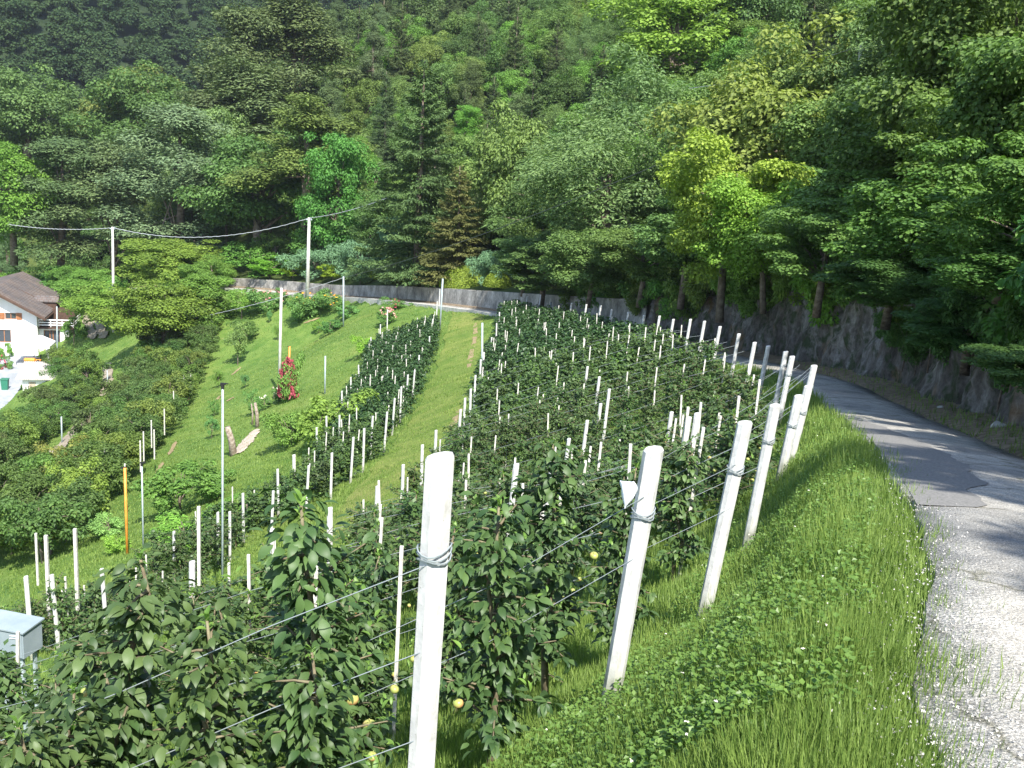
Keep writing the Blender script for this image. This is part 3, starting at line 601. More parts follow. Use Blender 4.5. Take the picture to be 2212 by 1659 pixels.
# wood filling the slope behind them
n_fill = 0; cand = []
for t in range(14000):
    D = rng.uniform(48, 262); px = rng.uniform(-150, 2350); p = at(px, 0, D); p[2] = H(p[0], p[1]); u, v = proj(p)
    d, rz, s = road_info([p[0]], [p[1]])
    if d[0] < 6: continue
    if not (-140 < u < 2330 and v < 640): continue
    if v < -230: continue
    if 1700 < px < 2010 and 75 < D < 120: continue
    sp = 3.9 if D < 120 else 5.0
    if any((p[0]-q[0])**2+(p[1]-q[1])**2 < (q[2]+1.2)**2 for q in KB): continue
    if any((p[0]-q[0])**2+(p[1]-q[1])**2 < sp**2 for q in cand): continue
    cand.append((p[0], p[1], p[2], D, u, v))
cand.sort(key=lambda q: q[3]); print('fill', len(cand))
def region(u, v):
    a = 'at upper' if v < 220 else ('at mid height' if v < 420 else 'low on the slope')
    b = 'far left' if u < 350 else 'left' if u < 800 else 'centre' if u < 1300 else 'right of centre' if u < 1750 else 'right'
    return f'{a} {b}' if a == 'at upper' else f'{a}, {b}'
PAL = {'broad': [('mid green', (1.05, 1.2, .9)), ('dark green', (.75, .95, .75)), ('fresh green', (1.15, 1.6, .8)), ('olive green', (1.3, 1.3, .85)), ('pale green', (1.35, 1.5, 1.1))],
       'pine': [('grey-green', (1.5, 1.5, 1.3)), ('dull green', (1.2, 1.25, .95)), ('brown-green', (1.4, 1.25, .85))], 'spruce': [('dark olive', (1.05, 1.05, .8))], 'willow': [('silvery', (1.3, 1.45, 1.4))]}
KN = {'broad': ('broadleaf_tree', 'broadleaf tree'), 'pine': ('pine_tree', 'pine tree'), 'spruce': ('spruce_tree', 'spruce tree'), 'willow': ('willow_tree', 'willow tree')}
nkind = {}; FARC = []; FARR = []
for (x, y, z, D, u, v) in cand[:520]:
    r = rng.random()
    if u < 760: kind = 'pine' if r < 0.42 else 'broad'
    elif u < 1150: kind = 'spruce' if r < 0.35 else ('pine' if r < 0.45 else 'broad')
    else: kind = 'willow' if r < 0.2 else ('spruce' if r < 0.27 else 'broad')
    cn, c = PAL[kind][rng.integers(len(PAL[kind]))]
    s = rng.uniform(0.72, 1.05)*(1.12 if D > 150 else 1.0)*(0.85 if kind in ('spruce', 'pine') else 1)
    rg = region(u, v)
    nkind[kind] = nkind.get(kind, 0)+1
    if kind == 'broad' and nkind[kind] > 225:
        c1_, r1_ = lobes(3.4*s, 3.9*s, 4.4*s, 22, seed=int(nkind[kind])); FARC.append(c1_+np.array([x, y, z-.3])); FARR.append(r1_*1.5); continue
    plant(kind, KN[kind][0], (x, y, z-0.3), (s, s, s*rng.uniform(0.9, 1.15)), jit(c, .1), f'{cn} {KN[kind][1]} in the wood {rg}', 'tree', f'{cn} {KN[kind][1]}s of the hillside wood {rg}')
if FARC:
    M['ridge_leaf'] = leafmat('ridge forest leaves', (0.045, 0.082, 0.028), (0.130, 0.190, 0.062), 0.3, 0.6, 0.2, False, 0.12)
    tag(link('ridge_forest', crown('ridge_forest', np.vstack(FARC), np.concatenate(FARR), min(420000, 3600*len(FARC)), 0.42, M['ridge_leaf'], LEAFR)), 'farthest broadleaf trees merging into one green canopy along the upper slope', 'forest', kind='stuff')
# ------------------------------------------------------------------ trellis orchard: posts, wires, stakes, young apple trees
RPX = [(1412, 975), (1608, 915), (1672, 875), (1728, 855), (1748, 835), (1757, 790), (1710, 770), (1697, 760), (1660, 748), (1630, 740), (1597, 722), (1555, 705), (1522, 694), (1492, 690),
       (1455, 690), (1425, 683), (1392, 682), (1358, 675), (1322, 668), (1298, 660), (1267, 658), (1235, 655), (1168, 637), (1140, 640)]
PH = 1.55
def post_mesh(w, d, h, lean, seed, sides=8):
    r = np.random.default_rng(seed); mb = MB(); c = 0.28; ring = [(-w/2+c*w, -d/2), (w/2-c*w, -d/2), (w/2, -d/2+c*d), (w/2, d/2-c*d), (w/2-c*w, d/2), (-w/2+c*w, d/2), (-w/2, d/2-c*d), (-w/2, -d/2+c*d)]
    zs = np.linspace(-0.4, h, 9); V = []
    for z in zs:
        for x, y in ring:
            q = 1+r.normal()*0.008; dz = (0.02*w/0.1*(x/w)) if z == h else 0; V.append((x*q+lean[0]*z, y*q+lean[1]*z, z+dz))
    for x, y in ring: V.append((x*0.86+lean[0]*h, y*0.86+lean[1]*h, h+0.012+0.02*x/w*w/0.1))
    n = 8; mb.add(V, [(i*n+k, i*n+(k+1) % n, (i+1)*n+(k+1) % n, (i+1)*n+k) for i in range(9) for k in range(n)]+[tuple(9*n+k for k in range(n))])
    return mb.mesh('post', M['concrete'])
def tie_mesh(w, z, lean, n=3):
    mb = MB()
    for k in range(n):
        a = np.linspace(0, 2*math.pi, 17); zz = z+k*0.016+0.012*np.sin(a*2+k)+0.010*np.cos(a)
        mb.tube([(0.57*w*math.cos(t)*1.06+lean[0]*q, 0.57*w*math.sin(t)*1.06+lean[1]*q, q) for t, q in zip(a, zz)], 0.0035, 5, False)
    return mb.mesh('wire_tie', M['wire'])
RP = []     # road-side row ends (x, y, z, height)
p1 = at(950, 994, 3.4); RP.append((p1[0], p1[1], G(p1[0], p1[1]), p1[2]-G(p1[0], p1[1])))
RD = [5.2, 7.3, 10, 12.2, 13.8, 17, 20, 22, 24.5, 27, 30, 33, 35.5, 38, 41, 43.5, 46, 48.5, 51.5, 54, 56.5, 59, 64, 67]
for (px, py), D in zip(RPX, RD):
    p = at(px, py, D); g = G(p[0], p[1]); print('rp', px, D, round(p[2]-g, 2)); hh = min(max(p[2]-g, 1.25), 2.1); RP.append((p[0], p[1], p[2]-hh, hh))
print('R', np.round(RP, 2).tolist())
PM = [post_mesh(0.098, 0.09, 1.55, (0.0, 0), s) for s in range(3)]
PMt = [post_mesh(0.075, 0.07, 1.55, (0.0, 0), s) for s in range(3)]
def post(x, y, z, h, leanx, label, group, near=False, thin=False, first=None):
    me = post_mesh(0.098, 0.09, h, (0, 0), 5) if near else (PMt if thin else PM)[rng.integers(3)]
    if near:
        r = empty('concrete_post', (x, y, z), rng.uniform(-.1, .3), label, 'post', group); o = link('shaft', me, r); t = link('wire_tie', tie_mesh(0.1, h-0.36, (0, 0)), r)
    else:
        r = link('concrete_post', me); r.location = (x, y, z); r.rotation_euler = (0, 0, rng.uniform(-.3, .3)); r.scale = (1, 1, h/1.55); tag(r, label, 'post', group)
    r.rotation_euler[1] = leanx; r.rotation_euler[0] = rng.normal()*0.015
    return r
LEANX = [0.008, 0.07, 0.09, 0.06, 0.08, 0.10, 0.09]
for i, (x, y, z, h) in enumerate(RP):
    lx = LEANX[i] if i < len(LEANX) else 0.07
    xb = x-lx*h
    lab = ['thick white octagonal concrete post closest to the camera, wound with wire', 'leaning white concrete post with white bag beside it, second nearest'][i] if i < 2 else f'white concrete end post leaning to the road, {ORD[i]} from the camera along the bank'
    zz = G(xb, y) if i else z
    post(xb, y, zz, (z+h-zz)+0.0 if i == 0 else h+(z-zz), lx, lab, 'white end posts along the road bank', near=i < 8)
def line_of(px_list, h=PH):
    out = []
    for q in px_list:
        if len(q) == 3: p = at(*q); out.append((p[0], p[1], G(p[0], p[1])))
        else: out.append(hit(q[0], q[1], h, 13))
    return np.array(out)
TPX = [(1080, 675), (1075, 700), (1062, 728), (1047, 760), (1040, 778), (1028, 812), (1020, 843), (1005, 865), (993, 890), (943, 930), (915, 962), (873, 1005), (815, 1050), (718, 1100), (595, 1160), (412, 1220)]
LPX = [(950, 625), (945, 652), (935, 690), (928, 728), (905, 770), (893, 800), (880, 812), (867, 838), (850, 860), (833, 890), (803, 900), (787, 928), (760, 950), (717, 980), (663, 1010), (587, 1060), (497, 1105)]
GPX = [(838, 670), (823, 700), (803, 730), (778, 790), (760, 815), (740, 848), (735, 900), (708, 900), (687, 925), (637, 985), (603, 1018), (527, 1070), (472, 1110), (375, 1150), (227, 1190, 20), (122, 1268, 19), (62, 1240, 18.5)]
T = line_of(TPX); Lp = line_of(LPX); Gp = line_of(GPX)
print('T', np.round(T, 1).tolist()); print('L', np.round(Lp, 1).tolist()); print('G', np.round(Gp, 1).tolist())
def addposts(P, lab, group, lean):
    P = P[np.argsort(P[:, 1])]
    for i, p in enumerate(P): post(p[0], p[1], p[2], PH*rng.uniform(.97, 1.03), lean+rng.normal()*0.015, f'{lab}, {ORD[i]} from the camera', group, thin=True)
addposts(T, 'white post along the right side of the mown grass track', 'white posts right of the grass track', -0.01)
addposts(Lp, 'white post along the left side of the mown grass track', 'white posts left of the grass track', 0.02)
addposts(Gp, 'white post on the garden side of the left apple rows', 'white posts on the garden side', -0.04)
MIDPX = [(1265, 792), (1290, 815), (1312, 842), (1292, 872), (1262, 908), (1222, 948), (1186, 985), (1104, 1020), (1443, 890), (1467, 980), (1488, 965)]
Mp = line_of(MIDPX)
for i, p in enumerate(Mp): post(p[0], p[1], p[2], PH, 0.04, f'white post standing inside the right apple rows, {ORD[i]} of those counted from the far end', 'white posts inside the apple rows', thin=True)
def curve_x(P):
    P = P[np.argsort(P[:, 1])]; k = np.concatenate([[True], np.diff(P[:, 1]) > 0.3]); P = P[k]; return lambda y: np.interp(y, P[:, 1], P[:, 0])
RA = np.array(RP); xR = curve_x(np.vstack([RA[:, :3]])); xT0 = curve_x(T); xL0 = curve_x(Lp); xG0 = curve_x(Gp)
yT = T[:, 1].min()
def xT(y): return np.where(y < yT, xT0(yT)-(yT-y)*0.75, xT0(y))
def xL(y): return xL0(np.maximum(y, Lp[:, 1].min()))
# rows: one for every road-side post
ROWS = [(float(x), float(y)) for x, y, z, h in RP]
ys_ = [r[1] for r in ROWS]
merged = []
for x, y in sorted(ROWS, key=lambda r: r[1]):
    if merged and y-merged[-1][1] < 1.3: continue
    merged.append((x, y))
fullrows = []
for i, (x, y) in enumerate(merged):
    fullrows.append((x, y))
    if i+1 < len(merged):
        gap = merged[i+1][1]-y; n = max(1, int(round(gap/1.9)))
        for k in range(1, n): u = k/n; fullrows.append((x*(1-u)+merged[i+1][0]*u, y*(1-u)+merged[i+1][1]*u))
print('rows', len(fullrows), [round(r[1], 1) for r in fullrows])
# young apple tree prototypes --------------------------------------------------
def spindle(h, n_side, per, size, seed, tpl=LEAFH, spread=0.42):
    r = np.random.default_rng(seed); P = []; Dn = []; S = []; sh = MB(); Y = []; YD = []
    trunk = [(0, 0, -0.15)]
    for k in range(1, 8): trunk.append((r.normal()*0.02, r.normal()*0.02, h*k/7.3))
    sh.tube(trunk, np.linspace(0.022, 0.006, 8), 6)
    tr = np.array(trunk)
    for i in range(n_side):
        z = h*(0.16+0.74*(i+r.random())/n_side); a = r.uniform(0, 6.28); Lb = spread*(1.15-0.75*z/h)*r.uniform(0.5, 1.15); b = np.array([np.interp(z, tr[:, 2], tr[:, 0]), np.interp(z, tr[:, 2], tr[:, 1]), z])
        o = np.array([math.cos(a), math.sin(a), r.uniform(0.1, 0.9)]); pts = [b+o*Lb*t-np.array([0, 0, 0.22*Lb*t*t]) for t in (0, .5, 1)]
        sh.tube(pts, [0.008, 0.006, 0.003], 4, False); m_ = int(per*Lb/spread*1.3)+3
        for j in range(m_):
            t = r.uniform(0.15, 1.03); q = pts[0]*(1-t)**2+2*t*(1-t)*pts[1]+t*t*pts[2]; dd = unit(r.normal(size=3)*0.8+o*0.6+np.array([0, 0, 0.1])); P.append(q+dd*0.015); Dn.append(dd); S.append(size*r.uniform(.45, 1.3))
    for j in range(int(n_side*per*0.55)):
        z = h*r.uniform(0.12, 0.97); a = r.uniform(0, 6.28); b = np.array([np.interp(z, tr[:, 2], tr[:, 0]), np.interp(z, tr[:, 2], tr[:, 1]), z]); dd = unit(np.array([math.cos(a), math.sin(a), r.uniform(-.5, .6)])); P.append(b+dd*r.uniform(0.02, 0.14)); Dn.append(dd); S.append(size*r.uniform(.8, 1.25)*(1 if z < h*0.85 else 0.85))
    P = np.array(P); Dn = np.array(Dn); nn = unit(np.array([0, 0, 1.0])+r.normal(size=P.shape)*0.42+Dn*0.45); tip = unit(Dn-np.array([0, 0, 0.45])+r.normal(size=P.shape)*0.2)
    S = np.array(S); cm = scatter('foliage', tpl[0], tpl[1], P, frames(nn, tip), np.stack([S*1.02, S, S], 1), M['apple_leaf'], True)
    k = 9; a = np.linspace(0, 9, k); dd = np.stack([np.cos(a*2.4), np.sin(a*2.4), 0.5+0.8*np.arange(k)/k], 1); tp = tr[-1]; pos = tp+np.stack([0*a, 0*a, -0.05+0.08*np.arange(k)/k], 1)
    more = []; 
    for e in range(max(3, n_side//4)):
        aa = r.uniform(0, 6.28); zz = h*r.uniform(.3, .8); c0 = np.array([math.cos(aa)*spread*.8, math.sin(aa)*spread*.8, zz])
        for t in range(4): more.append((c0+r.normal(size=3)*0.02, unit(np.array([r.normal()*.6, r.normal()*.6, 0.9]))))
    pos = np.vstack([pos, [m_[0] for m_ in more]]); dd = np.vstack([dd, [m_[1] for m_ in more]]); SS = np.full(len(pos), size*0.8)*r.uniform(.6, 1.1, len(pos))
    ym = scatter('young_shoots', tpl[0], tpl[1], pos, frames(unit(np.array([0, 0, 1.0])-dd*0.6+r.normal(size=dd.shape)*.2), unit(dd)), np.stack([SS*.8, SS, SS], 1), M['young_leaf'], True)
    return sh.mesh('stem', M['shoot'], True), cm, ym
def apple_mesh():
    V = []; n, m_ = 12, 8; r = 0.034
    for i in range(m_+1):
        t = math.pi*i/m_; rr = math.sin(t)*(1+0.10*math.cos(t)); z = math.cos(t)*0.92-(0.16*math.exp(-(rr/0.3)**2) if math.cos(t) > 0 else -0.12*math.exp(-(rr/0.3)**2))
        for k in range(n): a = 2*math.pi*k/n; V.append((r*rr*math.cos(a), r*rr*math.sin(a), r*z))
    mb = MB(); mb.add(V, [(i*n+k, (i+1)*n+k, (i+1)*n+(k+1) % n, i*n+(k+1) % n) for i in range(m_) for k in range(n)]); mb.tube([(0, 0, r*.7), (0.003, 0, r*1.3)], 0.002, 4)
    return mb.mesh('apple', M['apple'], True)
AP = apple_mesh()
HI = [spindle(1.5, 30, 24, 0.068, s, LEAFH, 0.33) for s in (101, 102, 103, 104)]
MI = [spindle(1.45, 26, 24, 0.088, s, LEAF1, 0.66) for s in (111, 112, 113)]
LO = [spindle(1.4, 22, 19, 0.11, s, LEAFR, 0.7) for s in (121, 122, 123)]
def appletree(x, y, z, D, label, group, s=1.0, var=None, apples=None, rz=None):
    st, cm, ym = (HI if D < 10 else MI if D < 30 else LO)[rng.integers(3) if var is None else var]
    r = empty('young_apple_tree', (x, y, z), rng.uniform(0, 6.28) if rz is None else rz, label, 'apple tree', group); r.scale = (s*rng.uniform(.95, 1.1), s*rng.uniform(.95, 1.1), s)
    r.rotation_euler[1] = rng.normal()*0.03
    col = (*jit((1.0, 1.0, 1.0), .09), 1)
    if D < 30: link('stem', st, r)
    c = link('foliage', cm, r); c.color = col; link('young_shoots', ym, r).color = (1, 1, 1, 1)
    na = (rng.integers(0, 4) if D < 14 else rng.integers(0, 2) if D < 22 else 0) if apples is None else apples
    for k in range(na):
        a = link('apple', AP, r); t = rng.uniform(0, 6.28); q = rng.uniform(.18, .36); a.location = (q*math.cos(t), q*math.sin(t), rng.uniform(.35, 1.1)); a.rotation_euler = (rng.normal()*.3, rng.normal()*.3, rng.uniform(0, 6)); a.scale = (rng.uniform(.62, .85),)*3
    return r
SPOTS = []
for ri, (x0, y0) in enumerate(fullrows):
    xe = float(xT(y0)); xe = max(xe, -0.62*y0-2.5) if y0 > 3 else xe
    if y0 < 8: xe = -0.55*y0-1.6
    x = x0-(0.75 if ri else 0.42); k = 0
    while x > xe:
        yy = y0+(x0-x)*0.02+rng.normal()*0.05; SPOTS.append((x, yy, ri, k, 'R')); x -= rng.uniform(.52, .68) if y0 > 6 else rng.uniform(.7, .85); k += 1
    if y0 > 15:
        xl = float(xL(y0)); xg = float(xG0(y0)); x = xl-0.1; k = 0
        xg = min(xg, xl-2.5)
        while x > xg-0.2: SPOTS.append((x, y0+1.1+rng.normal()*0.05, ri, k, 'L')); x -= rng.uniform(.5, .66); k += 1
SP = []
for s in SPOTS:
    z = G(s[0], s[1]); u, v = proj((s[0], s[1], z+0.8))
    if -120 < u < 2300 and v < 1850: SP.append((*s, z, math.hypot(s[0], s[1])))
SP.sort(key=lambda q: q[6]); print('young trees', len(SP))
PLACEW = {'R': 'right block', 'L': 'left block'}
for (x, y, ri, k, blk, z, D) in SP[:300]:
    if blk == 'R': lab = f'slim apple tree, {ORD[min(k, 39)]} from the road, {ORD[min(ri, 39)]} row of right block'
    else: lab = f'slim apple tree left of the grass track, {ORD[min(k, 39)]} in the {ORD[min(ri, 39)]} row'
    s = rng.uniform(.86, 1.12)*(0.93 if D > 9 else 1)
    if D < 5: s *= 0.82
    appletree(x, y, z, D, lab, 'young apple trees in trellised rows', s)
rest = SP[300:]
if rest:
    P = []; NN = []; TT = []; SS = []
    for (x, y, ri, k, blk, z, D) in rest:
        n = 480; zz = rng.uniform(.1, 1.4, n); a = rng.uniform(0, 6.28, n); rr = (0.62-0.3*zz)*np.sqrt(rng.uniform(.1, 1, n)); d = np.stack([np.cos(a), np.sin(a), rng.normal(size=n)*.3], 1)
        P.append(np.stack([x+np.cos(a)*rr, y+np.sin(a)*rr, z+zz], 1)); NN.append(unit(d*.5+np.array([0, 0, 1])+rng.normal(size=(n, 3))*.4)); TT.append(unit(d-np.array([0, 0, .4])+rng.normal(size=(n, 3))*.3)); SS.append(rng.uniform(.10, .17, n))
    S_ = np.concatenate(SS); M['apple_far'] = leafmat('distant apple leaves', (0.018, 0.048, 0.016), (0.052, 0.105, 0.030), 0.18, 0.45, 0.4, False, 3.0)
    tag(link('young_apple_trees', scatter('young_apple_trees', LEAFR[0], LEAFR[1], np.vstack(P), frames(np.vstack(NN), np.vstack(TT)), S_, M['apple_far'])), 'farthest rows of slim young apple trees merging into a dark green carpet', 'apple trees', kind='stuff')
# stakes: one thin pale stake for many of the trees
sb = MB(); sb.box(-.013, .013, -.013, .013, -.2, 1.55); SM_ = sb.mesh('stake', M['stake'])
nst = 0
for q, (x, y, ri, k, blk, z, D) in enumerate(SP):
    if D < 5.5 or nst >= 290 or rng.random() > (0.55 if D < 40 else 0.48): continue
    o = link('tree_stake', SM_); o.location = (x+.05, y+.06, z); o.rotation_euler = (rng.normal()*.03, rng.normal()*.03, 0); h = rng.uniform(.85, 1.12); w_ = 1.0+0.5*min(1, D/50); o.scale = (w_, w_, h)
    tag(o, f'thin pale stake by {ORD[min(k, 39)]} apple tree, {ORD[min(ri, 39)]} row, {"right" if blk == "R" else "left"} block', 'stake', 'thin pale stakes tied to the young apple trees'); nst += 1
# wires
def wire(P, r, name, label, cat, m='wire', group=None, n=14, sag=0.0, sides=5):
    P = np.array(P, float)
    if len(P) == 2:
        t = np.linspace(0, 1, n)[:, None]; Q = P[0]*(1-t)+P[1]*t; Q[:, 2] -= sag*4*(t*(1-t))[:, 0]
    else: Q = P
    mb = MB(); mb.tube(Q, r, sides, False); return tag(mb.build(name, M[m], None, True), label, cat, group)
for ri, (x0, y0) in enumerate(fullrows):
    z0 = G(x0, y0); xe = float(xT(y0)); 
    if y0 < 12: xe = -0.6*y0-3.0
    for wi, hh in enumerate((1.18, 0.85, 0.5)):
        if (wi == 2 and ri != 0) or (wi == 1 and y0 > 14) or y0 > 45: continue
        top = 1.19 if ri else RP[0][3]-0.36
        hw = hh if ri else top-(1.18-hh)
        nseg = 10; Q = []
        for t in np.linspace(0, 1, nseg):
            x = (x0-0.03)*(1-t)+xe*t; Q.append((x, y0+(x0-x)*0.02-0.03, G(x, y0)*1.0+hw*(1-t)+hh*t-0.03*math.sin(math.pi*t)))
        wire(Q, 0.0022 if y0 < 8 else 0.0028 if y0 < 25 else 0.0035, 'trellis_wire', f'{["top", "middle", "lower"][wi]} galvanised wire stretched along the {ORD[min(ri, 39)]} apple row', 'wire', group='trellis wires of the apple rows')
# two nearest trees that stand out at lower left, and the one beside post two
for (px, py, D, s, lab, v, a) in [(665, 1085, 3.7, 1.0, 'tall young apple tree with pale top shoot, nearest to the thick post, bearing two apples', 0, 3), (288, 1205, 3.75, 1.0, 'young apple tree with pale star-shaped top shoot at lower left', 1, 1),
                                  (455, 1335, 3.6, 0.86, 'shorter young apple tree between the two tall foreground ones', 2, 1), (1222, 965, 5.9, 1.08, 'young apple tree rising just left of the white bag', 3, 5),
                                  (60, 1560, 3.3, .8, 'young apple tree in the bottom left corner with a reddish apple', 2, 3), (150, 1480, 3.5, .8, 'low young apple tree near the bottom left corner', 0, 1)]:
    p = at(px, py, D); g = G(p[0], p[1]); h = p[2]-g; r = appletree(p[0], p[1], p[2]-1.45*s, D, lab, None, s, v, a)
ob = link('tree_stake', sb.mesh('stake', M['stake'])); p = at(868, 1180, 7); ob.location = (p[0], p[1], p[2]-1.55); tag(ob, 'thin white stake just left of the thick foreground post', 'stake')
ob = link('tree_stake', SM_); p = at(315, 1400, 3.9); ob.location = (p[0], p[1], p[2]-1.55); tag(ob, 'white stake behind the star-topped apple tree at lower left', 'stake')
# white plastic bag caught on the wire beside the second post
mb = MB(); c = at(1352, 1068, 5.05); nn_, mm_ = 12, 9; V = []
for i in range(nn_+1):
    t = i/nn_; z = 0.065-0.135*t
    wdt = 0.045*(math.sin(math.pi*min(t*0.9+.16, 1))**0.6)*(1-0.55*t)+0.004
    for k in range(mm_): a = 2*math.pi*k/mm_; f_ = 1+.18*math.sin(3*a+t*5); V.append((c[0]+wdt*math.cos(a)*f_+0.012*math.sin(t*3), c[1]+wdt*.5*math.sin(a)*f_, c[2]+z+.008*math.cos(a*2)))
mb.add(V, [(i*mm_+k, (i+1)*mm_+k, (i+1)*mm_+(k+1) % mm_, i*mm_+(k+1) % mm_) for i in range(nn_) for k in range(mm_)]+[tuple(range(mm_))])
tag(mb.build('plastic_bag', M['bag'], None, True), 'crumpled white plastic bag hanging on the wire beside the second white post', 'bag')

# ------------------------------------------------------------------ poles
def pole(px, py, bx, by, r, name, label, mt, D=None, cat='pole', cap=None, r2=None, n=8):
    b = hit(bx, by, 0, 8) if D is None else None
    if D is not None: b = at(px, py, D); b[2] = G(b[0], b[1])
    Dd = math.hypot(b[0], b[1]); t = at(px, py, Dd)
    if D is None: t[0], t[1] = t[0]*.6+b[0]*.4, t[1]*.6+b[1]*.4
    mb = MB(); mb.tube([(0, 0, -.3), (t[0]-b[0], t[1]-b[1], t[2]-b[2])], [r, r2 or r], n); 
    if cap is None:
        o = mb.build(name, M[mt], None, True); o.location = b; tag(o, label, cat)
    else:
        rt = empty(name, b, 0, label, cat); mb.build('shaft', M[mt], rt, True); cb = MB(); cap(cb, np.array([t[0]-b[0], t[1]-b[1], t[2]-b[2]])); cb.build('top_bracket', M['black'] if mt != 'pole' else M['pole'], rt)
    return b, t
def capT(cb, t): cb.box(t[0]-.05, t[0]+.07, t[1]-.03, t[1]+.03, t[2]-.01, t[2]+.03); cb.box(t[0]-.03, t[0]+.03, t[1]-.035, t[1]+.035, t[2]-.10, t[2]-.01); cb.box(t[0]+.07, t[0]+.13, t[1]-.015, t[1]+.015, t[2]+.01, t[2]+.03)
def capB(cb, t): cb.tube([t-np.array([0, 0, .25]), t+np.array([0, 0, .02])], .04, 8); cb.box(t[0]-.14, t[0]-.03, t[1]-.02, t[1]+.02, t[2]-.04, t[2]+.01)
pole(481, 830, 480, 1320, .026, 'steel_pole', 'tall slender galvanised pole with a small dark fitting on top, left of centre', 'steel', 24, cap=capT)
pole(306, 1000, 310, 1195, .028, 'steel_pole', 'galvanised pole right of the orange pipe', 'steel', cap=capT)
pole(269, 1010, 275, 1200, .045, 'orange_pole', 'orange painted pipe pole with a dark hooked top', 'orange', cap=capB)
pole(133, 900, 134, 962, .05, 'steel_pole', 'short grey pole among the old apple trees at far left', 'steel')
pole(740, 597, 742, 706, .07, 'steel_pole', 'pale green-grey pole at the top edge of the garden meadow', 'steel')
pole(702, 769, 702, 852, .05, 'steel_pole', 'grey pole standing in the meadow right of the red climbing rose', 'steel')
pole(957, 602, 950, 716, .06, 'steel_pole', 'grey pole at the top left corner of the grass track', 'steel')
pole(1036, 697, 1042, 842, .045, 'steel_pole', 'leaning grey pole on the right side of the grass track', 'steel')
pole(236, 612, 238, 665, .06, 'steel_pole', 'grey pole at the leafy edge of the wheel tracks', 'steel')
pole(468, 622, 468, 652, .06, 'steel_pole', 'short grey pole below the left end of the concrete wall', 'steel')
pole(232, 800, 232, 830, .06, 'steel_pole', 'short pale post beside the lower wheel track', 'steel')
pole(1190, 652, 1188, 700, .045, 'steel_pole', 'grey pole among the far white posts under the dark trees', 'steel')
pole(125, 662, 124, 790, .07, 'garden_lamp', 'grey pole with a dark top in front of the balcony of the white house', 'steel', cap=capB)
pole(609, 622, 603, 850, .11, 'concrete_pole', 'thick weathered pole behind the red climbing rose', 'pole', r2=.085)
pole(627, 748, 622, 860, .06, 'orange_stake', 'thin orange stake with white tip above the red climbing rose', 'orange', cap=capB)
def utility(px, py, bx, by, D, which, label, r=.16, h_extra=0):
    b = at(bx, by, D); b[2] = (G if which == 'G' else H)(b[0], b[1]); t = at(px, py, D)
    rt = empty('utility_pole', b, 0, label, 'utility pole'); mb = MB(); mb.tube([(0, 0, -.5), (t[0]-b[0], t[1]-b[1], t[2]-b[2])], [r*1.15, r*.7], 8); mb.build('shaft', M['pole'], rt, True)
    k = MB(); q = t-b; k.box(q[0]-.3, q[0]+.3, q[1]-.04, q[1]+.04, q[2]-.25, q[2]-.15); k.tube([(q[0]+.2, q[1], q[2]-.15), (q[0]+.2, q[1], q[2]+.02)], .05, 6); k.build('bracket', M['steel'], rt); return t
u1 = utility(243, 490, 243, 590, 124, 'G', 'slim concrete utility pole behind the leafy bushes at left')
u2 = utility(668, 470, 664, 628, 106, 'G', 'concrete utility pole standing in front of the low wall', .19)
u3 = utility(1861, 98, 1848, 320, 58, 'H', 'concrete utility pole half hidden by trees at upper right', .16)
def sagline(a, b, sag, n=24):
    t = np.linspace(0, 1, n)[:, None]; Q = a*(1-t)+b*t; Q[:, 2] -= sag*4*(t*(1-t))[:, 0]; return Q
def cable(a, b, sag, r, label, m='cable'):
    Q = sagline(a, b, sag, 90); mb = MB()
    if m == 'cable':
        ph = np.linspace(0, len(Q)*1.7, len(Q)); off = np.stack([0*ph, r*.6*np.cos(ph), r*.6*np.sin(ph)], 1); mb.tube(Q+off, r, 5, False)
    else: mb.tube(Q, r, 5, False)
    return tag(mb.build('overhead_cable', M[m], None, True), label, 'cable')
cable(at(20, 485, 136), u1+np.array([.1, 0, -.1]), .35, .034, 'thick pale cable between the left utility pole and the left picture edge')
cable(u1+np.array([.1, 0, -.1]), u2+np.array([0, 0, -.05]), 1.45, .034, 'thick pale twisted cable sagging between the two utility poles')
cable(u2+np.array([0, 0, -.05]), at(835, 428, 93), .25, .034, 'thick pale cable from the utility pole into the tall spruce')
cable(at(1488, 191, 78), u3, .3, .02, 'pale cable crossing the tree tops up to the upper right utility pole')
cable(u3, at(2000, 57, 50), .3, .02, 'pale cable running from the upper right utility pole to the right')
cable(at(742, 600, 92), at(1500, 322, 50), .5, .018, 'thin dark wire rising across the trees to the right', 'dark_cable')
cable(at(742, 600, 92), at(300, 707, 110), .5, .022, 'thin grey wire crossing the old orchard towards the house')

# ------------------------------------------------------------------ metal cabinet at lower left
c = hit(40, 1460, 0, 6); print('cabinet', c); 
Dc = 13.5; c = at(52, 1424, Dc); zb = c[2]; g = G(c[0], c[1]); print('cab ground gap', zb-g)
rt = empty('meter_cabinet', (c[0], c[1], zb), math.radians(-13), 'light grey metal cabinet with louvred front standing at the left edge', 'cabinet')
b_ = MB(); b_.box(-.62, 0, 0, .36, 0, .36); b_.build('body', M['box'], rt)
b_ = MB(); b_.hexa([(-.65, -.03, .362), (.025, -.03, .362), (.025, .39, .385), (-.65, .39, .385), (-.65, -.03, .38), (.025, -.03, .38), (.025, .39, .405), (-.65, .39, .405)]); b_.build('lid', M['box'], rt)
b_ = MB(); b_.box(-.60, -.02, -.008, -.001, .012, .35); fr = b_.build('door', M['box'], rt)
b_ = MB(); b_.tube([(-.19, -.014, .265), (-.13, -.018, .275), (-.07, -.014, .28)], .005, 5); b_.tube([(-.19, -.014, .30), (-.13, -.018, .31), (-.07, -.014, .315)], .005, 5); b_.build('louvre', M['white'], fr)
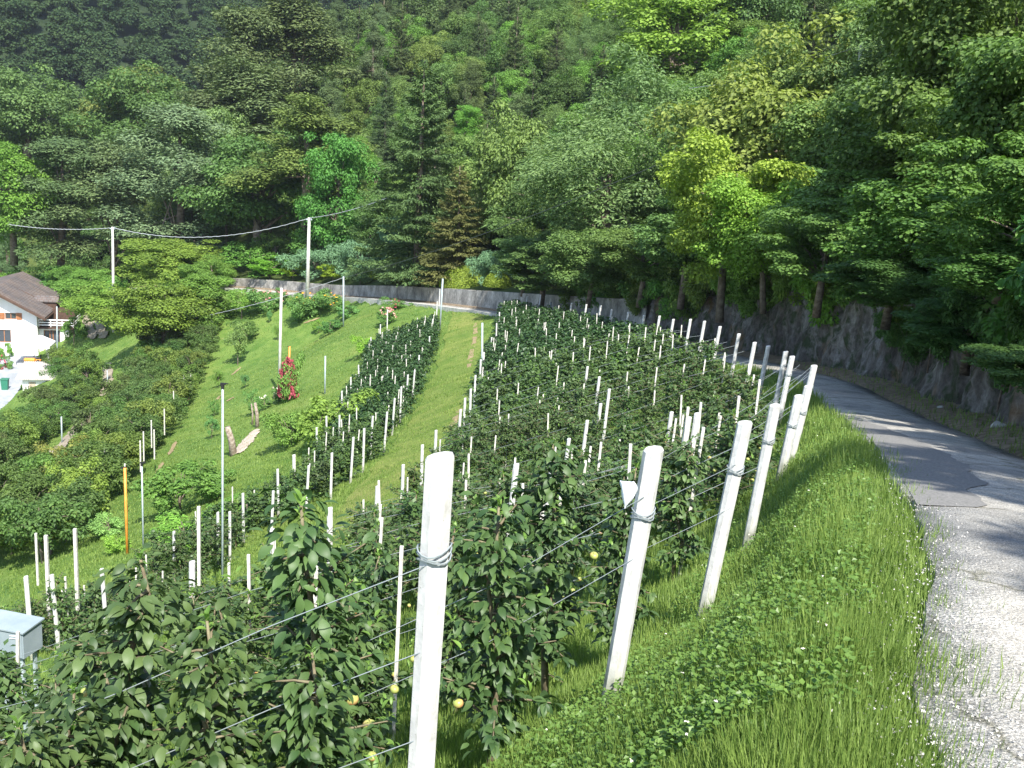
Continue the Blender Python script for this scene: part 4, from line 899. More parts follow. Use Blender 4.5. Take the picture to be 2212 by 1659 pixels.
b_ = MB(); [b_.box(x-.02, x+.02, .05, .09, g-zb-.1, 0) for x in (-.55, -.08)]; [b_.box(x-.02, x+.02, .28, .32, g-zb-.1, 0) for x in (-.55, -.08)]; b_.build('stand', M['steel'], rt)
# ------------------------------------------------------------------ old orchard at left (bushier trees on two terraces)
def inpoly(u, v, P):
    c = False; n = len(P)
    for i in range(n):
        x1, y1 = P[i]; x2, y2 = P[i-1]
        if (y1 > v) != (y2 > v) and u < (x2-x1)*(v-y1)/(y2-y1)+x1: c = not c
    return c
POLY1 = [(272, 800), (340, 760), (450, 690), (480, 700), (470, 770), (410, 890), (355, 980), (290, 1080), (200, 1180), (60, 1235), (-200, 1270), (-200, 1200), (110, 1045), (200, 960), (262, 890)]
POLY2 = [(150, 765), (180, 800), (202, 860), (172, 895), (130, 940), (65, 1005), (-60, 1110), (-200, 1100), (-200, 965), (20, 935), (100, 900), (118, 850), (122, 800)]
a0, a1 = hit(485, 700, 0, 20), hit(215, 1150, 0, 20); dv = unit((a1-a0)[:2]); nv = np.array([-dv[1], dv[0]]); nv = nv if nv[0] < 0 else -nv
n_old = 0; OLD = []
for r_ in range(1, 30):
    for k in range(-14, 60):
        q = a0[:2]+nv*(r_*2.5-.9)+dv*(k*1.9+(r_ % 2)*.8)+rng.normal(size=2)*.18; z = G(q[0], q[1]); u, v = proj((q[0], q[1], z))
        D = math.hypot(*q)
        if 20 < D < 150 and (inpoly(u, v, POLY1) or inpoly(u, v, POLY2)): OLD.append((D, q[0], q[1], z, u, v, 1 if inpoly(u, v, POLY1) else 2, r_, k+15))
OLD.sort(); print('old', len(OLD))
rowmax = {}
for (D, x, y, z, u, v, t, r_, k) in OLD[:300]:
    rowmax[(t, r_)] = rowmax.get((t, r_), 0)+1
    s = rng.uniform(.75, 1.15)
    lab = f'bushy old apple tree, {ORD[min(rowmax[(t, r_)]-1, 39)]} of the {ORD[min(r_-1, 29)]} row {"beside the meadow" if t == 1 else "below the house"}'
    plant('orchard', 'old_apple_tree', (x, y, z-.1), (s, s, s*rng.uniform(.9, 1.15)), jit((.85, 1.0, .75) if rng.random() < .72 else (1.25, 1.3, .75), .15), lab, 'apple tree', 'bushy trees of the old orchard')
# short white props sticking out of the old orchard
for i, (px, py) in enumerate([(555-40, 1165-250), (397, 815), (412, 812), (390, 822), (375, 850), (327, 915), (333, 935), (303, 960), (310, 940), (355, 890), (270, 1010), (163, 1175), (430, 1215), (104, 1275), (78, 1165), (226, 975)]):
    if i == 0: continue
    p = hit(px, py, 2.3, 20); o = link('tree_stake', SM_); o.location = (p[0], p[1], p[2]+1.0); o.scale = (2.2, 2.2, 0.95); tag(o, f'short pale post poking out of the old apple trees, {ORD[i-1]} of these', 'stake', 'pale posts in the old orchard')

# ------------------------------------------------------------------ garden meadow planting
def shrub(px, py, D, wpx, hpx, col, label, name='garden_shrub', kind='shrub', cat='shrub', which='G', var=None):
    b = hit(px, py, 0, 12) if D is None else onpx(px, py, D, which)
    D = math.hypot(b[0], b[1]); v = rng.integers(len(PROTO[kind])) if var is None else var
    tm, cm = PROTO[kind][v]; co = np.empty(len(cm.vertices)*3, np.float32); cm.vertices.foreach_get('co', co); co = co.reshape(-1, 3)
    S = wpx*D/F/(np.percentile(co[:, 0], 98)-np.percentile(co[:, 0], 2)); sz = hpx*D/F/np.percentile(co[:, 2], 99.5)
    r = plant(kind, name, tuple(b), (S, S, sz), col, label, cat, None, v, 'foliage'); return r, b, wpx*D/F, hpx*D/F
def blooms(parent, mt, n, W, Hh, size, lo=.35):
    """flowers set on the outside of a shrub: one part holding the blossom of the plant"""
    d = dirs(n); d[:, 2] = np.abs(d[:, 2]); P = d*np.array([W/2, W/2, Hh*(1-lo)])*rng.uniform(.8, 1.05, n)[:, None]+np.array([0, 0, Hh*lo])
    P = P/np.array(parent.scale[:]); R_ = []; 
    k = 7; pos = np.repeat(P, k, 0); dd = np.repeat(d, k, 0); nn = unit(dd+rnd(n*k)*.7); 
    me = scatter('blossom', LEAFR[0], LEAFR[1], pos, frames(nn, rnd(n*k)), np.stack([np.full(n*k, size/parent.scale[0])]*2+[np.full(n*k, size/parent.scale[2])], 1), M[mt]); o = link('blossom', me, parent); o['kind'] = 'stuff'; return o
def behind(px, off):
    us = np.array([proj(w_)[0] if w_[1] > 20 else 9e9 for w_ in WL]); ok = (WL[:, 1] > 20) & (WL[:, 1] < 130); k_ = np.where(ok, abs(us-px), 9e9).argmin()
    x, y = WL[k_, 0]+RN[k_, 0]*off, WL[k_, 1]+RN[k_, 1]*off; return np.array([x, y, max(H(x, y), WL[k_, 2]+wall_h(RS[k_])-.1)])
s_, b, W, Hh = shrub(522, 690, None, 62, 62, (1.6, 2.0, 1.0), 'round glossy green bush with short trunk at the upper left of the meadow', kind='orchard', name='garden_tree', cat='tree')
for px, py, wp, hp, mt, lab, n in [(575, 675, 60, 48, 'pink', 'dark leaved rose bush full of pink blooms below the wall', 30), (608, 662, 34, 38, 'pink', 'second pink rose bush beside the thick pole', 20), (548, 648, 34, 26, 'pink', 'small pink rose bush at the left end of the flower bed', 12),
                                   (655, 692, 62, 62, 'yellow', 'large green shrub with yellow-orange flowers below the utility pole', 12), (716, 670, 50, 36, 'yellow', 'orange flowering shrub right of the utility pole', 26), (590, 668, 26, 20, 'cream', 'white flowering rose near the thick pole', 8),
                                   (836, 702, 40, 40, 'pink', 'pale pink rose bush at the head of the left apple rows', 34), (855, 668, 36, 22, 'crimson', 'red flowering bush at the top of the left apple rows', 14),
                                   (606, 868, 30, 34, 'cream', 'white rose at the foot of the crimson climbing rose', 12), (571, 885, 30, 30, 'cream', 'white flowered rose left of the yellow-green bush', 14), (4, 835, 34, 62, 'crimson', 'tall red flowering bush at the left edge beside the yard', 30)]:
    s_, b, W, Hh = shrub(px, py, None, wp, hp, (1.2, 1.6, 1.2), lab, 'rose_bush' if 'rose' in lab else 'flowering_shrub'); blooms(s_, mt, n, W, Hh, .13 if wp > 30 else .11)
s_, b, W, Hh = shrub(622, 868, None, 42, 102, (1.5, 1.9, 1.2), 'crimson climbing rose wrapped round the thick weathered pole', 'climbing_rose', cat='rose'); blooms(s_, 'crimson', 260, W*1.0, Hh*.95, .11, .15)
for px, py, wp, hp, col, lab in [(533, 742, 58, 52, (.95, 1.15, .8), 'dark compact bush tree casting a shadow on the meadow'), (513, 790, 46, 92, (1.6, 1.7, 1.4), 'young grey-green fruit tree with pale trunk in the meadow'), (472, 838, 22, 40, (1.3, 1.6, .9), 'little sapling near the old orchard edge'),
                                 (463, 900, 22, 36, (1.1, 1.6, 1.1), 'sapling with dark leaves left of the tall steel pole'), (688, 722, 24, 30, (1.8, 2.2, 1.1), 'small yellow-green sapling in the upper meadow'), (530, 838, 26, 30, (1.2, 1.7, 1.6), 'blue-green sapling in the middle of the meadow'),
                                 (545, 900, 34, 60, (1.2, 1.7, 1.3), 'staked sapling above the pale board'), (582, 700, 16, 26, (1.3, 1.9, 1.8), 'tiny bluish fir sapling below the roses'), (600, 738, 14, 34, (1.5, 1.8, 1.0), 'thin sapling left of the thick pole'),
                                 (458, 948, 28, 50, (1.1, 1.7, 1.4), 'bushy sapling beside the tall steel pole')]:
    shrub(px, py, None, wp, hp, col, lab, 'sapling', 'orchard', 'sapling')
for px, py, wp, hp, col, lab in [(712, 722, 50, 32, (.9, 1.4, 1.1), 'low dark green patch of bushes at the meadow top'), (745, 690, 46, 30, (1.5, 2.1, 1.8), 'blue-green lavender-like bush right of the grey pole'), (686, 668, 24, 26, (1.9, 2.3, 2.2), 'silvery shrub between the flowering shrubs'),
                                 (792, 768, 36, 44, (1.9, 2.4, .9), 'yellow-green bush at the left edge of the apple rows'), (700, 965, 120, 118, (1.55, 1.7, .9), 'broad yellow-green bush beside the left apple rows'), (628, 965, 70, 80, (1.3, 1.6, .9), 'dark part-shaded bush left of the broad yellow-green one'),
                                 (392, 1110, 150, 125, (1.05, 1.4, .8), 'wide leafy fruit bush below the slanting meadow edge'), (235, 1160, 60, 50, (1.9, 2.3, 1.8), 'pale grey-green shrub near the orange pole'), (255, 1195, 46, 40, (2.0, 2.4, 1.0), 'light green low bush at the foot of the orange pole'),
                                 (400, 1180, 110, 60, (1.5, 2.1, .95), 'large-leaved creeping plants at the end of the apple rows'), (500, 1130, 80, 56, (1.3, 1.8, 1.0), 'leafy low growth around the leaning white posts'), (455, 1060, 50, 50, (1.4, 1.8, 1.2), 'small leafy bush under the tall steel pole'),
                                 (160, 745, 40, 60, (1.2, 1.6, .9), 'hedge bush between the wheel tracks and the house'), (146, 668, 36, 40, (1.5, 1.9, 1.1), 'ivy-covered bush behind the balcony'), (250, 655, 44, 56, (1.4, 2.1, 1.2), 'fresh green bush right of the wheel tracks'),
                                 (215, 615, 60, 36, (1.2, 1.9, 1.0), 'leafy bush at the top of the wheel tracks'), (12, 795, 30, 50, (1.3, 1.9, .9), 'clipped green bush at the left edge by the gazebo')]:
    shrub(px, py, None, wp, hp, col, lab)
# bigger bushes and trees between the house track and the wall
for px, py, D, wp, hp, col, lab in [(358, 712, 104, 190, 150, (1.35, 1.4, .65), 'broad persimmon-like tree with golden green crown left of the meadow'), (420, 690, 108, 130, 110, (1.3, 1.6, .85), 'rounded green tree beside the golden green crown'), (265, 606, 122, 190, 92, (1.6, 1.8, .9), 'wide light green bush thicket under the left utility pole'),
                                    (380, 592, 126, 180, 100, (1.7, 1.75, .9), 'light olive thicket between the utility poles'), (455, 610, 120, 100, 76, (1.3, 1.6, .9), 'green thicket at the left end of the wall'), (195, 592, 136, 120, 76, (1.3, 1.7, .95), 'green thicket above the pale road end'),
                                    (75, 565, 148, 130, 80, (1.1, 1.7, 1.2), 'blue-green bushes above the house roof'), (20, 560, 150, 90, 80, (1.3, 1.8, .8), 'bright bushes at the left edge above the roof'), (150, 560, 145, 90, 70, (1.0, 1.4, .8), 'dark bushes beside the left utility pole')]:
    shrub(px, py, D, wp, hp, col, lab, 'broadleaf_tree' if 'tree' in lab else 'bush_thicket', 'broad', 'tree' if 'tree' in lab else 'bush')
# garden on top of the wall
def wshrub(px, off, wpx, hpx, col, label, name='garden_shrub', kind='shrub', cat='shrub', var=None, dz=0):
    b = behind(px, off); D = math.hypot(b[0], b[1]); v = rng.integers(len(PROTO[kind])) if var is None else var
    cm = PROTO[kind][v][1]; co = np.empty(len(cm.vertices)*3, np.float32); cm.vertices.foreach_get('co', co); co = co.reshape(-1, 3)
    S = wpx*D/F/(np.percentile(co[:, 0], 98)-np.percentile(co[:, 0], 2)); sz = hpx*D/F/np.percentile(co[:, 2], 99.5); b[2] += dz
    return plant(kind, name, tuple(b), (S, S, sz), col, label, cat, None, v, 'foliage')
for px, off, wp, hp, col, lab in [(640, 2.2, 130, 62, (1.7, 2.1, 2.2), 'spreading blue-green juniper left of the utility pole'), (725, 2.4, 120, 78, (1.6, 2.0, 2.1), 'spreading blue-green juniper behind the utility pole'), (778, 4.5, 80, 110, (1.4, 1.9, 2.1), 'upright blue-green juniper left of the tall spruce'),
                                  (1013, 1.6, 96, 78, (1.7, 2.1, 2.2), 'blue-green juniper on the wall right of the spruces'), (852, .8, 110, 44, (1.9, 1.9, 1.8), 'low silver-grey bush spilling over the wall'), (760, 1.0, 60, 28, (1.7, 1.9, 1.6), 'low grey-green mat at the wall edge')]:
    wshrub(px, off, wp, hp, col, lab, 'juniper', 'juniper', 'juniper', 0)
for px, off, wp, hp, col, lab in [(560, 1.6, 100, 44, (1.3, 2.0, .7), 'fresh green bush on the left part of the wall'), (622, 1.0, 46, 34, (2.0, 2.1, .6), 'small yellow-green bush behind the wall'), (700, 1.2, 50, 34, (2.1, 2.1, .6), 'yellow bush right of the utility pole'), (510, 2.5, 80, 60, (1.0, 1.5, .8), 'dark green bush at the left end of the wall garden'),
                                  (600, 5, 110, 110, (.9, 1.3, .8), 'dark bush below the bare larch trunks'), (690, 6, 120, 120, (.9, 1.35, .9), 'dark bush behind the junipers'), (820, 5, 60, 60, (.7, .9, .9), 'small dark bush with purplish shade by the spruce')]:
    wshrub(px, off, wp, hp, col, lab)
def hedge(px, off, wpx, hpx, label):
    b = behind(px, off); D = math.hypot(b[0], b[1]); W = wpx*D/F; Hh = hpx*D/F; n = 12000; th = rng.uniform(0, 2*math.pi, n); ph = np.arccos(rng.uniform(0, 1, n)); d = np.stack([np.cos(th)*np.sin(ph), np.sin(th)*np.sin(ph), np.cos(ph)], 1)
    P = d*np.array([W/2, W*.25, Hh])*(1+rnd(n, 1)*.015); me = scatter('hedge', LEAFR[0], LEAFR[1], P, frames(unit(d+rnd(n)*.4), rnd(n)), rng.uniform(.08, .14, n), M['leaf'])
    o = link('clipped_hedge', me); o.location = b-np.array([0, 0, .2]); o.color = (2.0, 1.85, .75, 1); tag(o, label, 'hedge'); return o
hedge(805, 2.6, 130, 46, 'smooth olive clipped hedge mound on the wall left of the spruce')
hedge(960, 1.8, 110, 46, 'smooth olive clipped hedge mound under the small spruce')
hedge(885, 3.6, 90, 44, 'dark olive clipped hedge mound at the foot of the tall spruce')
hedge(1045, 1.2, 60, 30, 'small olive hedge mound at the shaded wall')
# overhanging growth along the top of the rock face
rs_ = np.random.default_rng(5); i = 0; s_at = s_of_y(6.5)
while s_at < s_of_y(66):
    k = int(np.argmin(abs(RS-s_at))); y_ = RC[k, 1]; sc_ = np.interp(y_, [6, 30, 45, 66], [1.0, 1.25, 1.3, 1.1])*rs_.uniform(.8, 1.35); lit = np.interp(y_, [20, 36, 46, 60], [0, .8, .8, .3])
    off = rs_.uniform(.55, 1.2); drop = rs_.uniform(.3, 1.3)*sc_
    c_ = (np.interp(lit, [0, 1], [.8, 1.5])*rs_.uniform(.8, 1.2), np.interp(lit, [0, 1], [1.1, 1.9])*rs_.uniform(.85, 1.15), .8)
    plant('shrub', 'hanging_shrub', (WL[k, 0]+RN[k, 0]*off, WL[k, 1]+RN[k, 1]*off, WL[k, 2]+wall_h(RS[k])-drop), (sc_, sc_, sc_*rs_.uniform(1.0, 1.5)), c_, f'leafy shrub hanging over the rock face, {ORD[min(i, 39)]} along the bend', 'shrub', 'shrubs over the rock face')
    i += 1; s_at += rs_.uniform(1.0, 2.0)
for j in range(22):
    y_ = 7+24*(j/22)**1.2+rs_.uniform(-.3, .3); k = int(np.argmin(abs(RC[:, 1]-y_))); sc_ = rs_.uniform(.45, .85)
    plant('shrub', 'wall_creeper', (WL[k, 0]+RN[k, 0]*.25, WL[k, 1]+RN[k, 1]*.25, WL[k, 2]+wall_h(RS[k])*rs_.uniform(.25, .6)), (sc_*.8, sc_, sc_*1.3), (.7, 1.0, .7), f'dark creeper clinging low on the rock face, {ORD[j]} along the road', 'creeper', 'creepers on the rock face')
# bushes filling the edge of the wood just above the walls
i = 0
for px in list(range(480, 1150, 38))+list(range(1150, 1750, 45)):
    b = behind(px+rng.normal()*8, rng.uniform(5.5, 10)); sc_ = rng.uniform(1.1, 1.9)
    plant('orchard', 'bush', tuple(b-np.array([0, 0, .2])), (sc_, sc_, sc_), jit((1.0, 1.3, .85), .15), f'dark understorey bush at the foot of the wood, {ORD[min(i, 39)]} from the left', 'bush', 'understorey bushes above the wall'); i += 1
M['track'] = ground_mat(); _t = M['track']; _t.name = 'dry mown grass'
for _n in _t.node_tree.nodes:
    if _n.type == 'VALTORGB' and abs(_n.color_ramp.elements[0].color[1]-0.2) < .001:
        for _e, _q in zip(_n.color_ramp.elements, ((.17, .235, .055), (.225, .265, .07), (.28, .275, .095))): _e.color = (*_q, 1)
M['earth'] = noisy('bare orchard soil', (0.22, 0.17, 0.09), (0.34, 0.26, 0.15), 6, bs=.3, bd=.02)
# bare earth around saplings, pale board, leaning stumps
sp_ = catmull(np.array([hit(x, y, 0, 20) for x, y in [(508, 986), (520, 972), (532, 955), (545, 940), (556, 930)]]), 8); V = []
T_ = np.gradient(sp_[:, :2], axis=0); T_ /= np.linalg.norm(T_, axis=1)[:, None]; Nn = np.stack([T_[:, 1], -T_[:, 0]], 1)
for j, p in enumerate(sp_):
    t = j/(len(sp_)-1); l_ = .22+.10*math.sin(t*3)+.03*rng.normal(); r_ = .45*math.sin(math.pi*min(1, t*.8+.2))**.5+.06*rng.normal()
    for u in np.linspace(-l_, r_, 6): x, y = p[0]+Nn[j, 0]*u, p[1]+Nn[j, 1]*u; V.append((x, y, G(x, y)+.05+.035*(abs(u+l_) > .01 and abs(u-r_) > .01)))
I = np.arange(len(sp_)*6).reshape(-1, 6); tag(link('sand_patch', mesh_np('sand_patch', V, np.stack([I[:-1, :-1], I[:-1, 1:], I[1:, 1:], I[1:, :-1]], -1).reshape(-1, 4), True), None, M['board']), kind='structure')
def stump(px, py, tx, ty, r, label):
    b = hit(px, py, 0, 20); t = at(tx, ty, math.hypot(b[0], b[1])); mb = MB(); mdl = (b+t)/2+np.array([.05, 0, .02]); mb.tube([b-np.array([0, 0, .2]), mdl, t], [r*1.25, r, r*.8], 9); tag(mb.build('wooden_stump', M['wood'], None, True), label, 'stump')
stump(505, 985, 491, 922, .17, 'thick leaning grey stump at the lower end of the pale board'); stump(556, 925, 551, 870, .10, 'slim weathered wooden post at the upper end of the pale board'); stump(535, 1100, 531, 1083, .10, 'short stub of wood sticking out of the grass'); stump(545, 918, 543, 872, .05, 'thin garden stake next to the weathered post')
stump(592, 862, 590, 836, .07, 'grey garden post near the crimson rose')
# ------------------------------------------------------------------ draped tracks
def drape(name, px, width, m, dz=.05, kind='structure', wj=.15):
    P = catmull(np.array([hit(x, y, 0, 10) for x, y in px]), 10); T_ = np.gradient(P[:, :2], axis=0); T_ /= np.linalg.norm(T_, axis=1)[:, None]+1e-9; Nn = np.stack([T_[:, 1], -T_[:, 0]], 1); V = []
    for j, p in enumerate(P):
        w_ = width*(1+wj*math.sin(j*.9)+wj*rng.normal()); w_ *= min(1, .25+j*.4, .25+(len(P)-1-j)*.4)
        for u in (-.5, 0, .5):
            x, y = p[0]+Nn[j, 0]*u*w_, p[1]+Nn[j, 1]*u*w_; V.append((x, y, G(x, y)+dz))
    I = np.arange(len(P)*3).reshape(-1, 3); o = link(name, mesh_np(name, V, np.stack([I[:-1, :-1], I[:-1, 1:], I[1:, 1:], I[1:, :-1]], -1).reshape(-1, 4), True), None, m); return tag(o, kind=kind)
drape('wheel_track', [(183, 618), (188, 650), (187, 685), (193, 712), (204, 735)], .8, M['path'], .24)
drape('wheel_track', [(205, 640), (206, 662), (209, 690), (217, 715), (227, 735)], .8, M['path'], .24)
drape('wheel_track', [(228, 790), (232, 815), (230, 840), (222, 860)], .9, M['path'], .2)
drape('wheel_track', [(195, 895), (165, 930), (140, 960), (95, 1005)], .8, M['path'], .2)
drape('mown_track', [(1012, 668), (1002, 720), (985, 800), (950, 880), (905, 955), (850, 1030), (790, 1100), (720, 1165)], 2.3, M['track'], .045, wj=.05)
for k, q in enumerate([[(1027, 700), (1026, 730), (1018, 765), (1012, 800)], [(995, 885), (985, 905), (975, 925)], [(478, 855), (465, 868)], [(505, 860), (490, 868)], [(520, 795), (500, 812)], [(655, 700), (690, 690)], [(380, 955), (365, 985)], [(415, 850), (403, 870)], [(352, 1000), (338, 1025)]]):
    drape('bare_earth', q, .26, M['earth'], .05)
# ------------------------------------------------------------------ house group
Hc_ = at(82, 752, 131); HR = math.radians(13); hz0 = Hc_[2]
def hroot(name, label, cat, lx=0, ly=0, lz=0):
    c, s = math.cos(HR), math.sin(HR); return empty(name, (Hc_[0]+lx*c-ly*s, Hc_[1]+lx*s+ly*c, hz0+lz), HR, label, cat)
hr = hroot('house', 'white alpine house with brown tiled roof and wooden shutters at the left edge', 'house')
W_ = 9.5; DP = 11.0; EH = 4.3; AP_ = 6.7; XC = -4.3
b = MB()   # front gable wall with real openings left out
def wallbox(x0, x1, z0, z1): b.box(x0, x1, 0, .3, z0, z1)
wallbox(-W_, -4.35, -1, .6); wallbox(-4.35, 0, -1, .6); wallbox(-W_, -4.35, .6, 2.1); wallbox(-2.85, 0, .6, 2.1); wallbox(-W_, 0, 2.1, 3.35)
wallbox(-W_, -3.4, 3.35, 4.1); wallbox(-2.2, 0, 3.35, 4.1)
b.add([(-W_, 0, 4.1), (0, 0, 4.1), (0, 0, EH), (XC, 0, AP_-.3), (-W_, 0, AP_-1.2), (-W_, .3, 4.1), (0, .3, 4.1), (0, .3, EH), (XC, .3, AP_-.3), (-W_, .3, AP_-1.2)], [(0, 1, 2, 3, 4), (9, 8, 7, 6, 5), (0, 5, 6, 1), (1, 6, 7, 2), (2, 7, 8, 3), (3, 8, 9, 4)])
b.box(-.3, -.002, .3, DP, -1, EH); b.box(-W_, -W_+.3, .3, DP, -1, EH); b.box(-W_+.3, -.3, DP-.3, DP, -1, EH); wl = b.build('wall', M['plaster'], hr)
def window(x0, x1, z0, z1, y=.12, shut=False):
    m_ = MB(); t = .07
    m_.box(x0, x0+t, y, y+.08, z0, z1); m_.box(x1-t, x1, y, y+.08, z0, z1); m_.box(x0+t, x1-t, y, y+.08, z1-t, z1); m_.box(x0+t, x1-t, y, y+.08, z0, z0+t); m_.box((x0+x1)/2-.04, (x0+x1)/2+.04, y+.003, y+.077, z0+t, z1-t)
    f_ = m_.build('window', M['oak'], hr); g_ = MB(); g_.box(x0+t, x1-t, y+.03, y+.05, z0+t, z1-t); g_.build('pane', M['glass'], f_)
    if shut:
        for a_, c_ in ((x0-.62, x0-.02), (x1+.02, x1+.62)): k = MB(); k.box(a_, c_, -.06, -.01, z0-.02, z1+.02); [k.box(a_+.05, c_-.05, -.075, -.06, z0+.1+j*.16, z0+.19+j*.16) for j in range(4)]; k.build('shutter', M['oak'], hr)
window(-4.35, -2.85, .6, 2.1); window(-3.4, -2.2, 3.35, 4.1, shut=True)
# roof: two slopes with overhang, thick tiles and dark soffit
def slope(pts, t, name, m_):
    k = MB(); P = np.array(pts, float); k.hexa(list(P-np.array([0, 0, t]))+list(P)); return k.build(name, m_, hr)
OV = 1.25; e0 = 1.15; sl_ = (AP_-EH)/abs(XC)
xr = e0; zr = EH-sl_*e0+.25; xl = -W_-1; zl = AP_-sl_*.55*(XC-xl)+.25
rf = slope([(XC, -OV, AP_+.25), (xr, -OV, zr), (xr, 4.6, zr), (XC, 4.6, AP_+.25)], .16, 'roof', M['tile'])
slope([(XC, 4.602, AP_+.25), (xr+2.6, 4.602, zr-1.15), (xr+2.6, DP+2.5, zr-1.15), (XC, DP+2.5, AP_+.25)], .16, 'roof', M['tile'])
slope([(xl, -OV, zl), (XC-.002, -OV, AP_+.25), (XC-.002, DP+2.5, AP_+.25), (xl, DP+2.5, zl)], .16, 'roof', M['tile'])
slope([(XC, -OV-.04, AP_+.08), (xr, -OV-.04, zr-.17), (xr, -OV+.12, zr-.17), (XC, -OV+.12, AP_+.08)], .24, 'bargeboard', M['darkwood'])
slope([(xl, -OV-.04, zl-.17), (XC, -OV-.04, AP_+.08), (XC, -OV+.12, AP_+.08), (xl, -OV+.12, zl-.17)], .24, 'bargeboard', M['darkwood'])
slope([(xr-.02, -OV, zr-.18), (xr+.1, -OV, zr-.2), (xr+.1, 4.6, zr-.2), (xr-.02, 4.6, zr-.18)], .14, 'gutter', M['darkwood'])
k = MB(); dx0, dx1 = -1.3, 1.4
k.box(dx0, dx1, 4.2, 5.4, 4.0, 4.75); dm = k.build('dormer', M['darkwood'], hr)
k = MB(); k.hexa([(dx0-.6, 4.0, 4.76), (dx1+.2, 4.0, 4.76), (dx1+.2, 4.9, 5.25), (dx0-.6, 4.9, 5.25), (dx0-.6, 4.0, 4.9), (dx1+.2, 4.0, 4.9), (dx1+.2, 4.9, 5.4), (dx0-.6, 4.9, 5.4)]); k.hexa([(dx0-.6, 4.902, 5.25), (dx1+.2, 4.902, 5.25), (dx1+.2, 5.8, 4.76), (dx0-.6, 5.8, 4.76), (dx0-.6, 4.902, 5.4), (dx1+.2, 4.902, 5.4), (dx1+.2, 5.8, 4.9), (dx0-.6, 5.8, 4.9)]); k.build('dormer_roof', M['tile'], dm)
# right wing with door, balcony and white rails
b = MB(); b.box(0.002, .5, .9, 7, -1, 2.2); b.box(2.3, 3.3, .9, 7, -1, 2.2); b.box(.5, 2.3, .9, 1.2, 2.0, 2.2); b.build('wing_wall', M['plaster'], hr)
b = MB(); b.box(.5, 2.3, 1.15, 1.2, -1, 2.0); wd = b.build('terrace_door', M['glass'], hr); k = MB(); [k.box(x, x+.09, 1.08, 1.15, -1, 2.0) for x in (.5, 1.1, 1.45, 2.21)]; k.box(.59, 2.21, 1.085, 1.148, 1.9, 2.0); k.build('door_frame', M['oak'], wd)
b = MB(); b.box(.01, 3.9, .5, 6.9, 2.21, 2.42); b.build('balcony_floor', M['darkwood'], hr)
b = MB(); b.box(.01, 3.6, 3.2, 6.9, 2.43, 4.0); b.build('wing_upper_wall', M['darkwood'], hr)
b = MB(); [b.box(x, x+.07, .52, .60, 2.43, 3.35) for x in (.05, 1.35, 2.6, 3.8)]; [b.box(.05, 3.87, .46, .518, z, z+.12) for z in (2.62, 2.92, 3.24)]; [b.box(3.872, 3.93, .52, 6, z, z+.12) for z in (2.62, 2.92, 3.24)]; b.build('balcony_railing', M['white'], hr)
b = MB(); b.box(-W_, -4.9, -1.3, -.02, 2.25, 2.4); [b.box(-W_+j*.25, -W_+j*.25+.2, -1.3, -1.25, 2.4, 3.2) for j in range(18)]; b.box(-4.98, -4.9, -1.24, -.02, 2.4, 3.2); b.box(-W_, -4.9, -1.34, -1.2, 3.22, 3.32); b.build('wooden_balcony', M['oak'], hr)
# yard
yr = []
Y0 = hz0-.95
def yardbox(name, x0, x1, y0, y1, z0, z1, m_, label=None, cat=None, kind=None):
    k = MB(); k.box(x0, x1, y0, y1, z0, z1); o = k.build(name, m_); c, s = math.cos(HR), math.sin(HR); o.location = (Hc_[0], Hc_[1], hz0); o.rotation_euler = (0, 0, HR); return tag(o, label, cat, None, kind)
yardbox('yard', -16, 3.4, -8.5, .9, -6, -1.0, M['paving'], kind='structure'); yardbox('lower_yard', -16, 4.2, -21, -8.502, -7, -2.3, M['paving'], kind='structure')
# gazebo
gr = hroot('gazebo', 'white canvas garden gazebo with four white posts in the yard', 'gazebo', -1.4, -5.0, -1.0)
GX, GY, GH = 3.6, 3.0, 2.3
for x in (0, GX):
    for y in (0, GY): k = MB(); k.box(x-.04, x+.04, y-.04, y+.04, 0, GH-.02); k.build('post', M['white'], gr)
k = MB(); k.add([(-.15, -.15, GH), (GX+.15, -.15, GH), (GX+.15, GY+.15, GH), (-.15, GY+.15, GH), (.9, GY/2, GH+.95), (GX-.9, GY/2, GH+.95), (-.15, -.15, GH-.22), (GX+.15, -.15, GH-.22), (GX+.15, GY+.15, GH-.22), (-.15, GY+.15, GH-.22)],
                [(0, 1, 5, 4), (1, 2, 5), (2, 3, 4, 5), (3, 0, 4), (0, 6, 7, 1), (1, 7, 8, 2), (2, 8, 9, 3), (3, 9, 6, 0)]); k.build('canopy', M['canvas'], gr)
for y0 in (0,): k = MB(); k.add([(GX-.02, -.1, 0.1), (GX-.3, -.1, GH-.25), (GX, .0, GH-.25), (GX+.03, 0, 0.1)], [(0, 1, 2, 3)]); k.build('curtain', M['canvas'], gr)
# orange garden tractor under the gazebo
tr = hroot('garden_tractor', 'small orange ride-on mower parked under the white gazebo', 'mower', -.2, -4.0, -1.0)
def smooth_box(x0, x1, y0, y1, z0, z1, bev, m_, name, par):
    bm_me = MB(); bm_me.box(x0, x1, y0, y1, z0, z1); o = bm_me.build(name, m_, par, True); mod = o.modifiers.new('bevel', 'BEVEL'); mod.width = bev; mod.segments = 3; return o
smooth_box(-.45, .75, -.3, .3, .35, .72, .12, M['orange'], 'hood', tr); smooth_box(.8, 1.35, -.32, .32, .4, .62, .08, M['orange'], 'rear_body', tr); smooth_box(.85, 1.3, -.22, .22, .63, .78, .06, M['black'], 'seat', tr)
smooth_box(1.25, 1.38, -.22, .22, .79, 1.15, .05, M['black'], 'seat_back', tr); smooth_box(-.2, 1.3, -.5, .5, .14, .3, .06, M['orange'], 'cutting_deck', tr)
